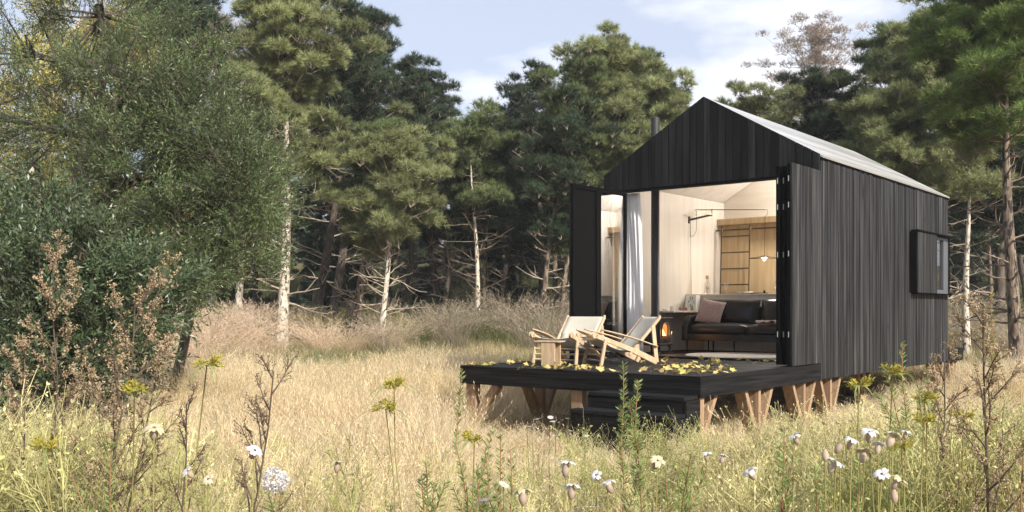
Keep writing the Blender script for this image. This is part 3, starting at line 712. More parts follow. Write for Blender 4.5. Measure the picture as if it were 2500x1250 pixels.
# swing arm lamp
t = thing('wall_lamp', 'bronze swing arm wall lamp with a saucer shade hanging over the counter', 'lamp', HW(0, 0, 0), HA)
def ray(px, py, yl=None, xl=None):
    """point in cabin space on the photo ray at a given cabin-plane"""
    d = Vector(((px-1250)/F, 1, (HZ-py)/F)); ex = (_c, _s); ey = (-_s, _c)
    if yl is not None: k = (yl + HO.x*ey[0] + HO.y*ey[1]) / (d.x*ey[0] + d.y*ey[1])
    else: k = (xl + HO.x*ex[0] + HO.y*ex[1]) / (d.x*ex[0] + d.y*ex[1])
    X, Y = d.x*k, d.y*k; a, b_ = HL(X, Y); return Vector((a, b_, CZ + d.z*k))
w0 = ray(1684, 537, xl=XI0+.02)
a1 = ray(1738, 524, xl=.42); a2 = ray(1700, 524, xl=.30)
b = MB().box((XI0+.001, w0.y-.02, w0.z-.06), (XI0+.02, w0.y+.02, w0.z+.06))
b.beam(w0, a1, .012, .035).beam(a1 + Vector((0,0,.01)), a2 + Vector((0,0,.03)), .012, .03)
b.tube([a1 + Vector((0,0,-.03)), a1 + Vector((0,0,.10))], .010, 8).tube([a2 + Vector((0,0,-.02)), a2 + Vector((0,0,.07))], .009, 8)
arm_z = a1.z + .085
e1 = ray(1868, 512, yl=w0.y + .25); 
a1t = Vector((a1.x, a1.y, arm_z))
b.tube([a1t - (e1-a1t).normalized()*.34, a1t, e1], [.007, .008, .006], 8)
b.build('arm', M['bronze'], t)
sp = ray(1866, 630, yl=e1.y)
cb = MB().tube([e1, e1 + Vector((.07, -.05, -.01)), e1 + Vector((.06,-.05,-.09)), e1 + Vector((0,0,-.11)), Vector((sp.x, sp.y, sp.z+.04))], .0035, 5)
cb.tube([a2 + Vector((0,0,.0)), a2 + Vector((0,0,-.28)), a2 + Vector((-.05,0,-.36)), w0 + Vector((0.01,0,-.30)), w0 + Vector((.01,0,-.02))], .0035, 5)
cb.tube([w0 + Vector((.012,0,-.05)), w0 + Vector((.012,.02,-.8)), w0+Vector((.012,.03,-1.30)), w0 + Vector((.02,.06,-1.42))], .0035, 5)
cb.build('cord', M['metal_black'], t)
MB().lathe([(.012, .045), (.03, .035), (.09, .022), (.26, .0), (.262, -.004), (.10, .008), (.06, -.012), (.03, -.022), (.001, -.024)], 32, tuple(sp)).build('lamp_shade', M['bronze'], t, smooth=True)
pl_ = bpy.data.lights.new('pendant_light', 'POINT'); pl_.energy = 18; pl_.color = (1, .93, .82); pl_.shadow_soft_size = .04
po = bpy.data.objects.new('pendant_light', pl_); COL.objects.link(po); po.parent = t; po.location = sp + Vector((0, 0, -.09))
MB().lathe([(.001, -.025), (.02, -.027), (.024, -.035), (.001, -.05)], 12, tuple(sp)).build('bulb', emit('lit bulb', (1,.8,.5), (1,.85,.6), 6), t, smooth=True)
# table ware on the counter
CT = 1.886
t = thing('carafe', 'clear glass carafe with cork stopper on the counter', 'carafe', HW(0,0,0) , 0)
cp = ray(1727, 700, yl=2.62); t.location = HW(cp.x, cp.y, CT)
MB().lathe([(.001,.004),(.05,.004),(.052,.02),(.052,.15),(.045,.19),(.028,.235),(.026,.27),(.032,.285)], 24).build('body', M['glass_clear'], t, smooth=True)
MB().lathe([(.001,.265),(.026,.265),(.031,.32),(.029,.325),(.001,.325)], 16).build('stopper', M['cork'], t)
MB().lathe([(.012,.01),(.026,.03),(.026,.13),(.012,.15)], 12).build('inner_tube', M['glass_clear'], t, smooth=True)
b = MB(); b.tube([(-.02,0,.10),(.03,.01,.105)], .004, 4)
for k in range(5): a = k*1.3; b.add([(0,0,.10),(.02*math.cos(a),.02*math.sin(a),.115),(.04*math.cos(a),.04*math.sin(a),.10),(.02*math.cos(a+.4),.02*math.sin(a+.4),.095)], [(0,1,2,3)])
b.build('herb_sprig', M['herb'], t)
def wineglass(px, label):
    p = ray(px, 700, yl=2.55); t = thing('wine_glass', label, 'glass', HW(p.x, p.y, CT), 0, 'wine glasses on the counter')
    MB().lathe([(.030,.205),(.040,.16),(.042,.135),(.034,.105),(.010,.088),(.0045,.08)], 20).build('bowl', M['glass_clear'], t, smooth=True)
    MB().lathe([(.0045,.08),(.004,.03),(.010,.006),(.034,.002),(.034,.0)], 16).build('stem', M['glass_clear'], t, smooth=True)
wineglass(1773, 'tall wine glass on the counter just left of the plate')
wineglass(1894, 'wine glass on the counter beside the right door frame')
p = ray(1818, 708, yl=2.60); o = MB().lathe([(.001,.004),(.07,.004),(.10,.018),(.145,.034),(.147,.037),(.10,.024),(.07,.010),(.001,.010)], 32).build('plate', M['ceramic'], None, smooth=True)
put(o, HW(p.x, p.y, CT+.001)); tag(o, 'shallow white plate on the counter between the two wine glasses', 'plate')
p = ray(1852, 706, yl=2.85); t = thing('serving_pan', 'flat black pan with upright handle behind the plate on the counter', 'pan', HW(p.x, p.y, CT), HA)
MB().lathe([(.001,.0),(.15,.0),(.16,.02),(.155,.02),(.148,.006),(.001,.006)], 28).build('dish', M['metal_black'], t)
MB().box((.09,-.01,.02),(.12,.01,.06)).build('handle', M['metal_black'], t)
# on the shelf
SZ = 1.606
t = thing('art_book', 'white book with a grey ink drawing leaning upright at the end of the shelf', 'book', HW(.26, 2.27, SZ), HA + R(8))
bm_ = Matrix.Rotation(R(-14), 4, 'X')
MB().box((-.10, -.012, .0), (.10, .012, .27), bm_).build('cover', M['paper'], t)
b = MB(); rr = random.Random(4)
for k in range(70):
    x = -.055 + .11*rr.random(); z = .04 + .19*rr.random(); w = .004+.02*rr.random()
    if abs(x) < .05*(1-abs(z-.14)/.16)+.012: b.box((x, -.0155, z), (x+w*.5, -.0125, z+w), bm_)
b.build('drawing', M['ink'], t)
o = MB().box((-.015, 0, .0), (.015, .20, .26)).build('magazine', M['ceramic'], None); put(o, HW(.40, 2.18, SZ+.001), 0, 0, HA + R(6)); tag(o, 'thin white magazine standing beside the art book on the shelf', 'magazine')
def jar(name, x, y, r, h, m, label, cat, cap=None):
    t = thing(name, label, cat, HW(x, y, SZ), HA)
    MB().lathe([(.001,.001),(r,.001),(r*1.02,h*.5),(r,h*.92),(r*.8,h),(.001,h)], 14).build('body', m, t, smooth=False)
    if cap: MB().lathe([(.001,h),(r*.5,h),(r*.5,h*1.25),(.001,h*1.25)], 10).build('cap', cap, t)
perf = mat('red tinted glass', (.42,.10,.08), rough=.1, coat=.5); grn = mat('green tinted glass', (.25,.33,.03), rough=.1, coat=.5)
jar('bowl', .22, 1.50, .055, .03, M['ceramic'], 'lower white dish at the stove end of the shelf', 'bowl')
jar('cup', .26, 1.66, .045, .075, M['ceramic'], 'white cup on the shelf behind the small red bottles', 'cup')
jar('bottle', .36, 1.72, .020, .055, perf, 'small red tinted bottle with pale cap beside the white cup', 'bottle', M['ceramic'])
jar('bottle', .40, 1.86, .024, .050, perf, 'second small red bottle further along the shelf towards the book', 'bottle', M['ceramic'])
jar('bottle', .42, 2.03, .026, .055, grn, 'small green bottle with dark cap in front of the book', 'bottle', M['metal_black'])
t = thing('candle_holder', 'white round holder on a slim foot standing between stove and sofa', 'holder', HW(.30, 1.18, FZ), HA)
MB().lathe([(.001,.30),(.055,.30),(.06,.33),(.06,.42),(.05,.43),(.001,.43)], 18).build('bowl', M['ceramic'], t)
MB().lathe([(.001,.0),(.06,.0),(.06,.008),(.008,.012),(.008,.30)], 14).build('foot', M['metal_black'], t)

# loft: lamp added to brighten the room, mattress, pillow
t = thing('added_loft_lamp', 'woven brown lamp added on the loft edge to brighten the room', 'lamp', HW(2.35, 3.70, 3.272), HA)
MB().lathe([(.001,0),(.07,0),(.07,.012),(.012,.02),(.012,.12)], 16).build('base', M['bronze'], t)
MB().lathe([(.15,.10),(.10,.30)], 24).build('lamp_shade', M['rattan'], t, smooth=True)
MB().lathe([(.001,.12),(.028,.14),(.036,.175),(.022,.215),(.001,.225)], 14).build('bulb', emit('added lamp bulb', (1,.86,.66), (1,.9,.74), 14), t, smooth=True)
ll = bpy.data.lights.new('loft_fill_light', 'POINT'); ll.energy = 80; ll.color = (1, .98, .97); ll.shadow_soft_size = .12  # added fill light, set in front of the shade to brighten the interior
lo_ = bpy.data.objects.new('loft_fill_light', ll); COL.objects.link(lo_); lo_.parent = t; lo_.location = (-.05, -.30, .30)
o = pillow(.60, .40, .16, 4, .8, 14).build('pillow', M['linen'], None, smooth=True); put(o, HW(2.62, 3.68, 3.40), R(-60), 0, HA + R(10))
tag(o, 'white pillow lying on the loft edge beside the added brown lamp', 'pillow')

# ------------------------------------------------------------------ trees
def unit(v): return v / (np.linalg.norm(v, axis=-1, keepdims=True) + 1e-9)
def perp(d):
    r = rng.normal(size=d.shape); return unit(r - d * np.sum(r*d, -1, keepdims=True))
def needles(P, D, n, L, w, spread=(12, 78), back=.45, r=None):
    """n needles round each tuft point P with twig direction D: one thin triangle each"""
    P = np.repeat(P, n, 0); D = np.repeat(D, n, 0); k = len(P)
    th = np.radians(rng.uniform(*spread, k))[:, None]; pr = perp(D)
    nd = D*np.cos(th) + pr*np.sin(th); ln = L * rng.uniform(.65, 1.15, (k, 1))
    base = P - D * rng.uniform(0, back, (k, 1)) * L
    sd = perp(nd) * w/2
    V = np.stack([base - sd, base + sd, base + nd*ln], 1)
    return V
def tri_obj(V, name, m, parent, tone=None):
    k = len(V); b = MB(); b.add(V.reshape(-1, 3), np.arange(k*V.shape[1]).reshape(k, V.shape[1]))
    o = b.build(name, m, parent)
    a = o.data.attributes.new('tone', 'FLOAT', 'POINT'); a.data.foreach_set('value', np.repeat(tone if tone is not None else np.ones(k), V.shape[1]).astype(np.float32))
    return o
def curve(p0, d0, L, n=6, wob=.12, lift=0.0):
    P = [np.array(p0, float)]; d = unit(np.array(d0, float))
    for i in range(n):
        d = unit(d + rng.normal(size=3)*wob + np.array((0, 0, lift)))
        P.append(P[-1] + d * L/n)
    return np.array(P)
TREES = []
def pine(label, x, y, H, rc, h0, r0, bark, needle, lean=(0,0), dead=18, twig='twig_pale', dens=1.0, nn=20, group='pines at the forest edge', cat='pine tree', nl=.20, nw=.014, bend=.15, name='pine_tree', low=.45, top=.5, z=None):
    t = thing(name, label, cat, (x, y, (gz(x, y) if z is None else z) - .05), 0, group)
    s = np.linspace(0, 1, 12); ph = rng.uniform(0, 6)
    tx = lean[0]*s*H + bend*np.sin(s*4+ph)*s; ty = lean[1]*s*H + bend*np.cos(s*3.4+ph)*s
    tx -= tx[0]; ty -= ty[0]
    TP = np.stack([tx, ty, s*H*.97], 1)
    rad = r0 * (1 - s*.86) ; rad[0] *= 1.22
    def tp(h):
        f = np.clip(h/(H*.97), 0, 1); return np.array([np.interp(f, s, TP[:,0]), np.interp(f, s, TP[:,1]), f*H*.97]), np.interp(f, s, rad)
    MB().tube(TP, rad, 10).build('trunk', M[bark], t, smooth=True)
    bm = MB()
    for k in range(dead):                                   # bare lower branches
        h = rng.uniform(.10*H + .4, h0 + .15*H); p, rr = tp(h); a = rng.uniform(0, 2*PI)
        d = np.array((math.cos(a), math.sin(a), rng.uniform(-.1, .45))); Lb = rng.uniform(.5, 1.0) * rc * .75
        c = curve(p, d, Lb, 5, .13, .02); br = rr*.15 + .007
        bm.tube(c, np.linspace(br, br*.3, 6), 5, False)
        for q in range(rng.integers(1, 5)):
            i = rng.integers(1, 5); dd = unit(c[i] - c[i-1]) + perp(unit(c[i:i+1]-c[i-1:i]))[0]*.8
            c2 = curve(c[i], dd, Lb*rng.uniform(.25, .5), 4, .2, .03); bm.tube(c2, np.linspace(br*.5, br*.15, 5), 4, False)
    TPs, TDs, TN_ = [], [], []
    h = h0; 
    step = .50 / dens
    while h < H:
        f = (h - h0) / (H - h0)
        # crown outline: full in the middle, rounded head
        prof = (low + (1-low)*min(1, f/.30)) * (1.0 if f < top else math.sqrt(max(0.03, 1 - ((f-top)/(1-top+.04))**2)))
        for k in range(rng.integers(5, 9)):
            p, rr = tp(h + rng.uniform(-.12, .12)); a = rng.uniform(0, 2*PI)
            Lb = rc * prof * rng.uniform(.55, 1.12)
            el = rng.uniform(-.12, .35) + .75*f**1.5
            d = np.array((math.cos(a)*math.cos(el), math.sin(a)*math.cos(el), math.sin(el)))
            c = curve(p, d, Lb, 6, .12, .06); br = rr*.25 + .006
            bm.tube(c, np.linspace(br, br*.25, 7), 5, False)
            ncl = 1 + int(Lb/.75)
            for q in range(ncl):                                # rounded pads of tufts along the outer limb
                u = (1.0 - .36*q)*6; i0 = min(5, int(max(0, u-.001))); ce = c[i0] + (c[i0+1]-c[i0])*(u-i0) + rng.normal(size=3)*.10
                R_ = rng.uniform(.30, .52)*(.75 + .25*min(1.4, rc/1.8)); nt_ = int(46*R_/.45*dens); v = unit(rng.normal(size=(nt_, 3))); v[:, 2] = np.where(v[:, 2] < -.25, -v[:, 2], v[:, 2])
                pp = ce + v*np.array((R_, R_, R_*.62))*rng.uniform(.35, 1.0, (nt_, 1))
                TPs.append(pp); TDs.append(unit(v*.9 + np.array((0, 0, .45)) + rng.normal(size=(nt_, 3))*.25)); TN_.append(np.full(nt_, rng.uniform(.62, 1.38)))
                for w_ in range(5):
                    e = pp[rng.integers(0, nt_)]; bm.tube([ce - np.array((0, 0, R_*.3)), (ce+e)/2, e], [.010, .007, .004], 4, False)
        h += step * (1.0 if f > .15 else 1.5)
    p, rr = tp(H)
    for k in range(3): TPs.append(p + rng.normal(size=(30, 3))*np.array((.2,.2,.2)) - np.array((0,0,.3*k))); TDs.append(np.array((0,0,1.0)) + rng.normal(size=(30, 3))*.5); TN_.append(np.full(30, 1.0))
    bm.build('branches', M[twig], t)
    P = np.concatenate(TPs); D = unit(np.concatenate(TDs))
    tri_obj(needles(P, D, nn, nl, nw), 'crown', M[needle], t, np.repeat(np.concatenate(TN_), nn))
    TREES.append(t); return t
def clone(src, label, x, y, sc, rz, needle=None, bark=None, group='dense pines deep in the forest', sz=1.0, twig=None):
    ch = [c for c in COL.objects if c.parent == src]
    t = copy_tree(src, ch); t.location = (x, y, gz(x, y)-.05); t.scale = (sc, sc, sc*sz); t.rotation_euler = (0, 0, rz)
    t['label'] = label; t['group'] = group
    for c in COL.objects:
        if c.parent == t:
            k = c.name.split('.')[0]; mm = {'crown': needle, 'trunk': bark, 'branches': twig}.get(k)
            if mm: c.material_slots[0].link = 'OBJECT'; c.material_slots[0].material = M[mm]
    return t
def px(pxx, Y): return (pxx - 1250) / F * Y
def hz(py, Y): return CZ + (HZ - py)/F*Y                     # world height that shows at photo row py
def P_(label, bx, Y, ty, tx, rcpx, h0py, wpx, bark, needle, **k):
    """bx, tx: photo columns of the foot and the head, top: row of the head, rcpx: half crown width in px"""
    x = px(bx, Y); g = gz(x, Y); H = hz(ty, Y) - g - .55
    return pine(label, x, Y, H, rcpx*1.12/F*Y, hz(h0py, Y)-g, wpx/2/F*Y, bark, needle, lean=((px(tx, Y)-x)/H, 0), **k)
G1 = 'pines at the forest edge'
TA = P_('tallest pale barked pine with light crown, nearest the meadow left of centre', 686, 27, -14, 712, 185, 430, 31, 'bark_pale', 'needle_light', dead=45, dens=1.25, nn=24, low=.5, top=.35)
TB = P_('pale barked pine half hidden by the dark leafy tree', 575, 29, 180, 625, 120, 560, 22, 'bark_pale', 'needle_light', dead=18, low=.4)
TC = P_('brown fissured pine leaning right beside the thin pale one', 860, 27.5, 330, 925, 120, 600, 28, 'bark_brown', 'needle_mid', dead=16, low=.35)
TD = P_('thin pale pine with low spreading green crown beside the brown one', 928, 26, 340, 955, 150, 600, 19, 'bark_pale', 'needle_light', dead=37, low=.65, top=.55, dens=1.2, nn=24)
TE = P_('dark trunked tall pine just right of the tallest pale one', 755, 31, 40, 890, 170, 480, 27, 'bark_dark', 'needle_dark', dead=13, low=.4, top=.4)
TF = P_('tall dark pine behind with wide blue green head', 805, 35, 60, 905, 150, 560, 26, 'bark_dark', 'needle_dark', dead=13, top=.4)
TG = P_('tall dark pine whose head steps down towards the gap of sky', 985, 35, 150, 1045, 115, 560, 22, 'bark_dark', 'needle_dark', dead=13, top=.45)
TH = P_('slender pale pine standing alone left of the deck chairs', 1165, 29, 290, 1160, 130, 490, 16, 'bark_pale', 'needle_mid', dead=35, twig='twig_brown', low=.6)
TI = P_('slender brown pine close behind the pale one', 1181, 31, 300, 1190, 110, 520, 14, 'bark_brown', 'needle_dark', dead=24, twig='twig_brown')
TJ = P_('thin brown pine leaning right in the misty gap', 1072, 32, 330, 1125, 90, 560, 15, 'bark_brown', 'needle_dark', dead=21, twig='twig_brown')
TK = P_('pine with brown trunk forking pair left of the open door panel', 1318, 29, 240, 1372, 120, 560, 18, 'bark_brown', 'needle_dark', dead=21, low=.5)
TL = P_('pale trunk pine standing tight against the open door panel', 1362, 30, 165, 1425, 130, 600, 16, 'bark_brown', 'needle_mid', dead=18, low=.5)
TM = P_('broad light green pine rising behind the chimney', 1490, 31, 112, 1480, 165, 640, 24, 'bark_pale', 'needle_light', dead=10, dens=1.2, nn=24, top=.4)
TN = P_('yellow green pine behind the left roof slope beside the ridge', 1640, 32, 172, 1632, 95, 560, 20, 'bark_pale', 'needle_light', dead=10, top=.5)
TO = P_('pale trunk pine just right of the cabin window', 2362, 24, 300, 2355, 120, 470, 22, 'bark_pale', 'needle_light', dead=32, low=.55, top=.5)
TP_ = P_('large brown barked pine with bright green crown at the right edge', 2484, 20.5, -60, 2452, 245, 330, 36, 'bark_brown', 'needle_green', dead=29, twig='twig_brown', dens=1.25, nn=24, top=.45, low=.6)
TQ = P_('tall blue green pine left of the large one at the right edge', 2290, 27, 10, 2300, 150, 470, 22, 'bark_brown', 'needle_light', dead=16, dens=1.1, top=.4, low=.7)  # lighter needle colour stands in for stronger sun on this side
TR = P_('dark round headed pine behind the far end of the roof', 2000, 33, 188, 1998, 105, 420, 22, 'bark_dark', 'needle_dark', dead=8, dens=1.2, top=.4)
TS = P_('light bushy pine behind the middle of the roof', 1842, 31, 222, 1850, 110, 460, 20, 'bark_pale', 'needle_light', dead=8, dens=1.1, top=.5)
TT = P_('light green pine spreading over the far corner of the roof', 2150, 28, 232, 2140, 135, 560, 20, 'bark_pale', 'needle_light', dead=10, low=.6, dens=1.15, top=.55)
# thin brown, almost bare trees against the sky
P_('thin pinkish brown tree rising against the sky behind the roof', 1985, 44, 62, 1990, 150, 330, 18, 'bark_pale', 'needle_brown', dead=0, twig='twig_pale', nn=5, dens=1.2, nl=.16, nw=.014, top=.35, group='sparse brown trees against the sky', cat='tree', name='sparse_tree')
P_('thin pinkish tree seen in the sky left of the tallest pine', 520, 44, 28, 515, 85, 300, 16, 'bark_pale', 'needle_brown', dead=0, nn=6, nl=.16, nw=.014, top=.35, group='sparse brown trees against the sky', cat='tree', name='sparse_tree')
# more trunks and crowns behind
def C_(src, label, pxx, Y, top, sc_h, rz, needle, bark, **k):
    x = px(pxx, Y); g = gz(x, Y); H = hz(top, Y) - g; sc = H / sc_h
    return clone(src, label, x, Y, sc, rz, needle, bark, **k)
def Hof(t):
    c = [o for o in COL.objects if o.parent == t and o.name.startswith('trunk')][0]
    return max(v.co.z for v in c.data.vertices) / .97
TS2 = pine('low bushy young pine at the edge of the undergrowth behind the brown pine', px(830, 37), 37, 4.2, 1.9, .25, .09, 'bark_dark', 'needle_dark', dead=0, dens=1.0, nn=24, nl=.20, low=.9, top=.3, group='young pines in the undergrowth')
hh = {id(t): Hof(t) + .6 for t in (TA, TD, TE, TG, TH, TM, TQ, TS2)}
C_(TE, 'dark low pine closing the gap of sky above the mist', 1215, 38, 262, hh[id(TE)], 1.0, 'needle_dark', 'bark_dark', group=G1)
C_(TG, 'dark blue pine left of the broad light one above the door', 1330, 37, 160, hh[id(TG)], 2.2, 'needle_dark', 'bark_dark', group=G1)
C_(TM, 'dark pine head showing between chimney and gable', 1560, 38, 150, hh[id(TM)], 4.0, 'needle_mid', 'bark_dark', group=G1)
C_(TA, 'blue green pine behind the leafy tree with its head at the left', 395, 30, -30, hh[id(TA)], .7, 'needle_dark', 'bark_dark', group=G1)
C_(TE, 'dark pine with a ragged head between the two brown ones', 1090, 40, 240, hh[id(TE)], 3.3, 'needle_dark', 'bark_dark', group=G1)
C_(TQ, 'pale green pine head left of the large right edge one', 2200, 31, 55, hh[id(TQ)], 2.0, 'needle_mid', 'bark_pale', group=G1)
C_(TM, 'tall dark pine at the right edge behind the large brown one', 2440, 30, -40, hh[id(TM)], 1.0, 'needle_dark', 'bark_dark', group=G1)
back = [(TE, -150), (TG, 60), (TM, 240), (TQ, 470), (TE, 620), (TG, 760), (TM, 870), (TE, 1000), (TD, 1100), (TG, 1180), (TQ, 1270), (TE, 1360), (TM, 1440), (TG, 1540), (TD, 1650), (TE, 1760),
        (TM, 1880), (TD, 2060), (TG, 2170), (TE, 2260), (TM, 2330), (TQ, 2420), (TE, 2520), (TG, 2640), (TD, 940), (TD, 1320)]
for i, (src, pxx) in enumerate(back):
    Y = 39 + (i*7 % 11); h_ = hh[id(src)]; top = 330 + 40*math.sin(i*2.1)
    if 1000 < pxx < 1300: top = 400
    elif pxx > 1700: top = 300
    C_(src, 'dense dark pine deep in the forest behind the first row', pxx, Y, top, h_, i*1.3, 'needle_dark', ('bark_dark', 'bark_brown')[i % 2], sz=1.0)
for i in range(36):                                           # low young pines that close the wood near its foot
    Y = (45, 54, 62)[i % 3] + (i*5 % 4); pxx = -120 + i*76
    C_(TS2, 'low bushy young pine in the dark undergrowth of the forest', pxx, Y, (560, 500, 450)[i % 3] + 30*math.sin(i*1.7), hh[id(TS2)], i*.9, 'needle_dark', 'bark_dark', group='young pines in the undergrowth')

# ------------------------------------------------------------------ leafy trees on the left
def leaves(P, D, n, L, w, step):
    """n narrow leaves along each twig starting at P in direction D; one lozenge each"""
    k = len(P); i = np.tile(np.arange(n), k); P = np.repeat(P, n, 0); D = np.repeat(D, n, 0)
    base = P + D * (i[:, None] * step)
    th = np.radians(rng.uniform(22, 62, len(P)))[:, None]; pr = perp(D)
    nd = unit(D*np.cos(th) + pr*np.sin(th)); ln = L * rng.uniform(.6, 1.2, (len(P), 1)); sd = perp(nd) * w/2
    return np.stack([base, base + nd*ln*.5 - sd, base + nd*ln, base + nd*ln*.5 + sd], 1)
def leafy(name, label, cat, loc, trunk_pts, r0, lobes, tw, nl, L, w, step, mat_, bark='bark_dark', group=None, up=.45, nbr=14):
    t = thing(name, label, cat, loc, 0, group)
    TP = np.array(trunk_pts, float); MB().tube(TP, np.linspace(r0, r0*.12, len(TP)), 10).build('trunk', M[bark], t, smooth=True)
    bm = MB(); Ps, Ds, Tn = [], [], []
    for (c, rd, q) in lobes:
        c = np.array(c, float); rd = np.array(rd, float)
        j = int(np.argmin(np.linalg.norm(TP - c, axis=1) + 2*np.maximum(0, TP[:, 2] - c[2])))
        mid = (TP[j] + c)/2 + rng.normal(size=3)*.12 + np.array((0, 0, -.10))
        lc = np.array([TP[j], mid, c]); u = np.linspace(0, 1, 8)[:, None]
        lc = (1-u)**2*lc[0] + 2*u*(1-u)*lc[1] + u*u*lc[2]
        rl = r0*.42; bm.tube(lc, np.linspace(rl, rl*.35, 8), 7, False)
        n = int(tw*q); v = unit(rng.normal(size=(n, 3))); rr = rng.uniform(.30, 1.0, (n, 1))**.6
        # ragged surface: clumps
        cl = unit(rng.normal(size=(22, 3))); kk = np.argmax(v @ cl.T, 1); v = unit(v + cl[kk]*.9); cr_ = rng.uniform(.60, 1.22, 22); Tn.append(rng.uniform(.55, 1.45, 22)[kk])
        p = c + v*rr*rd*cr_[kk][:, None]; d = unit(v*.8 + rng.normal(size=(n, 3))*.45 + np.array((0, 0, up)))
        Ps.append(p); Ds.append(d)
        for k in range(nbr):
            e = p[rng.integers(0, n)]; i0 = rng.integers(3, 8)
            m_ = (lc[i0] + e)/2 + rng.normal(size=3)*.06
            cc = np.array([lc[i0], m_, e]); cc = (1-u)**2*cc[0] + 2*u*(1-u)*cc[1] + u*u*cc[2]
            bm.tube(cc, np.linspace(rl*.30, .004, 8), 5, False)
        sub = rng.integers(0, n, n//3)
        for s_ in sub: bm.tube([p[s_] - d[s_]*.12, p[s_] + d[s_]*step*nl], [.0035, .0015], 3, False)
    bm.build('branches', M[bark], t)
    V = leaves(np.concatenate(Ps), np.concatenate(Ds), nl, L, w, step)
    tri_obj(V, 'crown', M[mat_], t, np.repeat(np.concatenate(Tn), nl))
    return t
def lobe(pxx, py, Y, rx, ry, rz_, q, base): p = at(pxx, py, Y); return ((p.x-base[0], p.y-base[1], p.z-base[2]), (rx, ry, rz_), q)
B = (px(195, 12), 12.0, gz(-5, 12) - .05)
tr = [at(195, 900, 12), at(188, 700, 12), at(180, 520, 12), at(215, 330, 12), at(260, 160, 12), at(240, 20, 12)]
lb = [lobe(60, 120, 12.5, 1.05, .9, .9, .45, B), lobe(250, 40, 12.2, 1.1, 1.0, 1.0, 1.1, B), lobe(350, 200, 11.5, .85, .8, .75, .9, B), lobe(180, 290, 12, 1.0, .9, .8, 1.0, B),
      lobe(420, 300, 11, .75, .7, .62, .9, B), lobe(330, 420, 11, .8, .7, .7, 1.0, B), lobe(520, 380, 10.8, .58, .5, .5, .7, B), lobe(590, 470, 10.6, .42, .5, .48, .55, B),
      lobe(450, 560, 10.6, .65, .6, .6, .85, B), lobe(60, 420, 12.5, .9, .9, .7, .3, B), lobe(300, 620, 10.8, .65, .6, .5, .75, B), lobe(575, 590, 10.6, .38, .4, .33, .35, B),
      lobe(470, 690, 10.2, .45, .45, .28, .35, B), lobe(-80, 250, 12.5, 1.1, 1, 1.2, .4, B), lobe(470, 180, 11.8, .5, .5, .6, .45, B)]
leafy('leafy_tree', 'large dark leafy tree with narrow grey green leaves filling the left side', 'tree', B,
      [(p.x-B[0], p.y-B[1], p.z-B[2]) for p in tr], .16, lb, 900, 17, .052, .0105, .020, 'olive_leaf')
B2 = (px(120, 8.5), 8.5, gz(-4, 8.5) - .05)
lb = [lobe(40, 640, 8.6, .62, .6, .50, 1.3, B2), lobe(190, 660, 8.3, .55, .5, .45, 1.2, B2), lobe(330, 730, 8.4, .40, .45, .36, .9, B2), lobe(110, 800, 8.0, .60, .5, .50, 1.2, B2),
      lobe(270, 850, 8.2, .42, .45, .36, .8, B2), lobe(-90, 720, 8.6, .7, .6, .8, 1.0, B2), lobe(30, 930, 8.0, .6, .5, .5, .9, B2), lobe(90, 530, 8.8, .38, .4, .34, .6, B2)]
leafy('leafy_bush', 'dense blue green leafy bush in front of the large dark tree', 'bush', B2,
      [(0,0,0), (.02,.05,.4), (-.05,0,.9), (.05,.05,1.4)], .07, lb, 430, 14, .060, .017, .022, 'bush_leaf')
B3 = (px(60, 19), 19.0, gz(-9, 19)-.05)
lb = [lobe(20, 200, 19, 1.3, 1.2, 1.2, 1, B3), lobe(90, 430, 19, 1.4, 1.2, 1.3, 1, B3), lobe(300, 190, 19.5, .9, 1, .9, .7, B3), lobe(-60, 620, 19, 1.4, 1.2, 1.0, .8, B3),
      lobe(330, 560, 20, 1.0, 1, .8, .5, B3), lobe(200, 40, 20, 1.1, 1, 1, .7, B3), lobe(120, 640, 20, 1.2, 1, .8, .6, B3)]
leafy('yellow_tree', 'sunlit yellow green tree glowing behind the large dark one', 'tree', B3,
      [(0,0,0), (.1,.05,1.6), (-.1,0,3.2), (.15,.05,4.6), (.1,0,6)], .15, lb, 1300, 11, .085, .024, .04, 'yellow_leaf', bark='bark_pale')
B4 = (px(420, 13), 13.0, gz(-4, 13)-.05)
lb = [lobe(640, 420, 12.6, .55, .5, .55, .55, B4), lobe(560, 300, 13, .55, .5, .45, .5, B4), lobe(650, 540, 12.4, .42, .4, .40, .40, B4), lobe(520, 500, 12.6, .6, .5, .55, .6, B4), lobe(410, 640, 12.8, .6, .5, .5, .6, B4), lobe(610, 650, 12.2, .40, .4, .16, .2, B4)]
tr = [at(420, 980, 13), at(470, 740, 12.9), at(530, 600, 12.8), at(590, 480, 12.8), at(640, 400, 12.7)]
leafy('leafy_tree', 'thinner arching leafy tree leaning over the meadow towards the pines', 'tree', B4,
      [(p.x-B4[0], p.y-B4[1], p.z-B4[2]) for p in tr], .075, lb, 760, 15, .050, .0105, .022, 'olive_leaf', nbr=16)

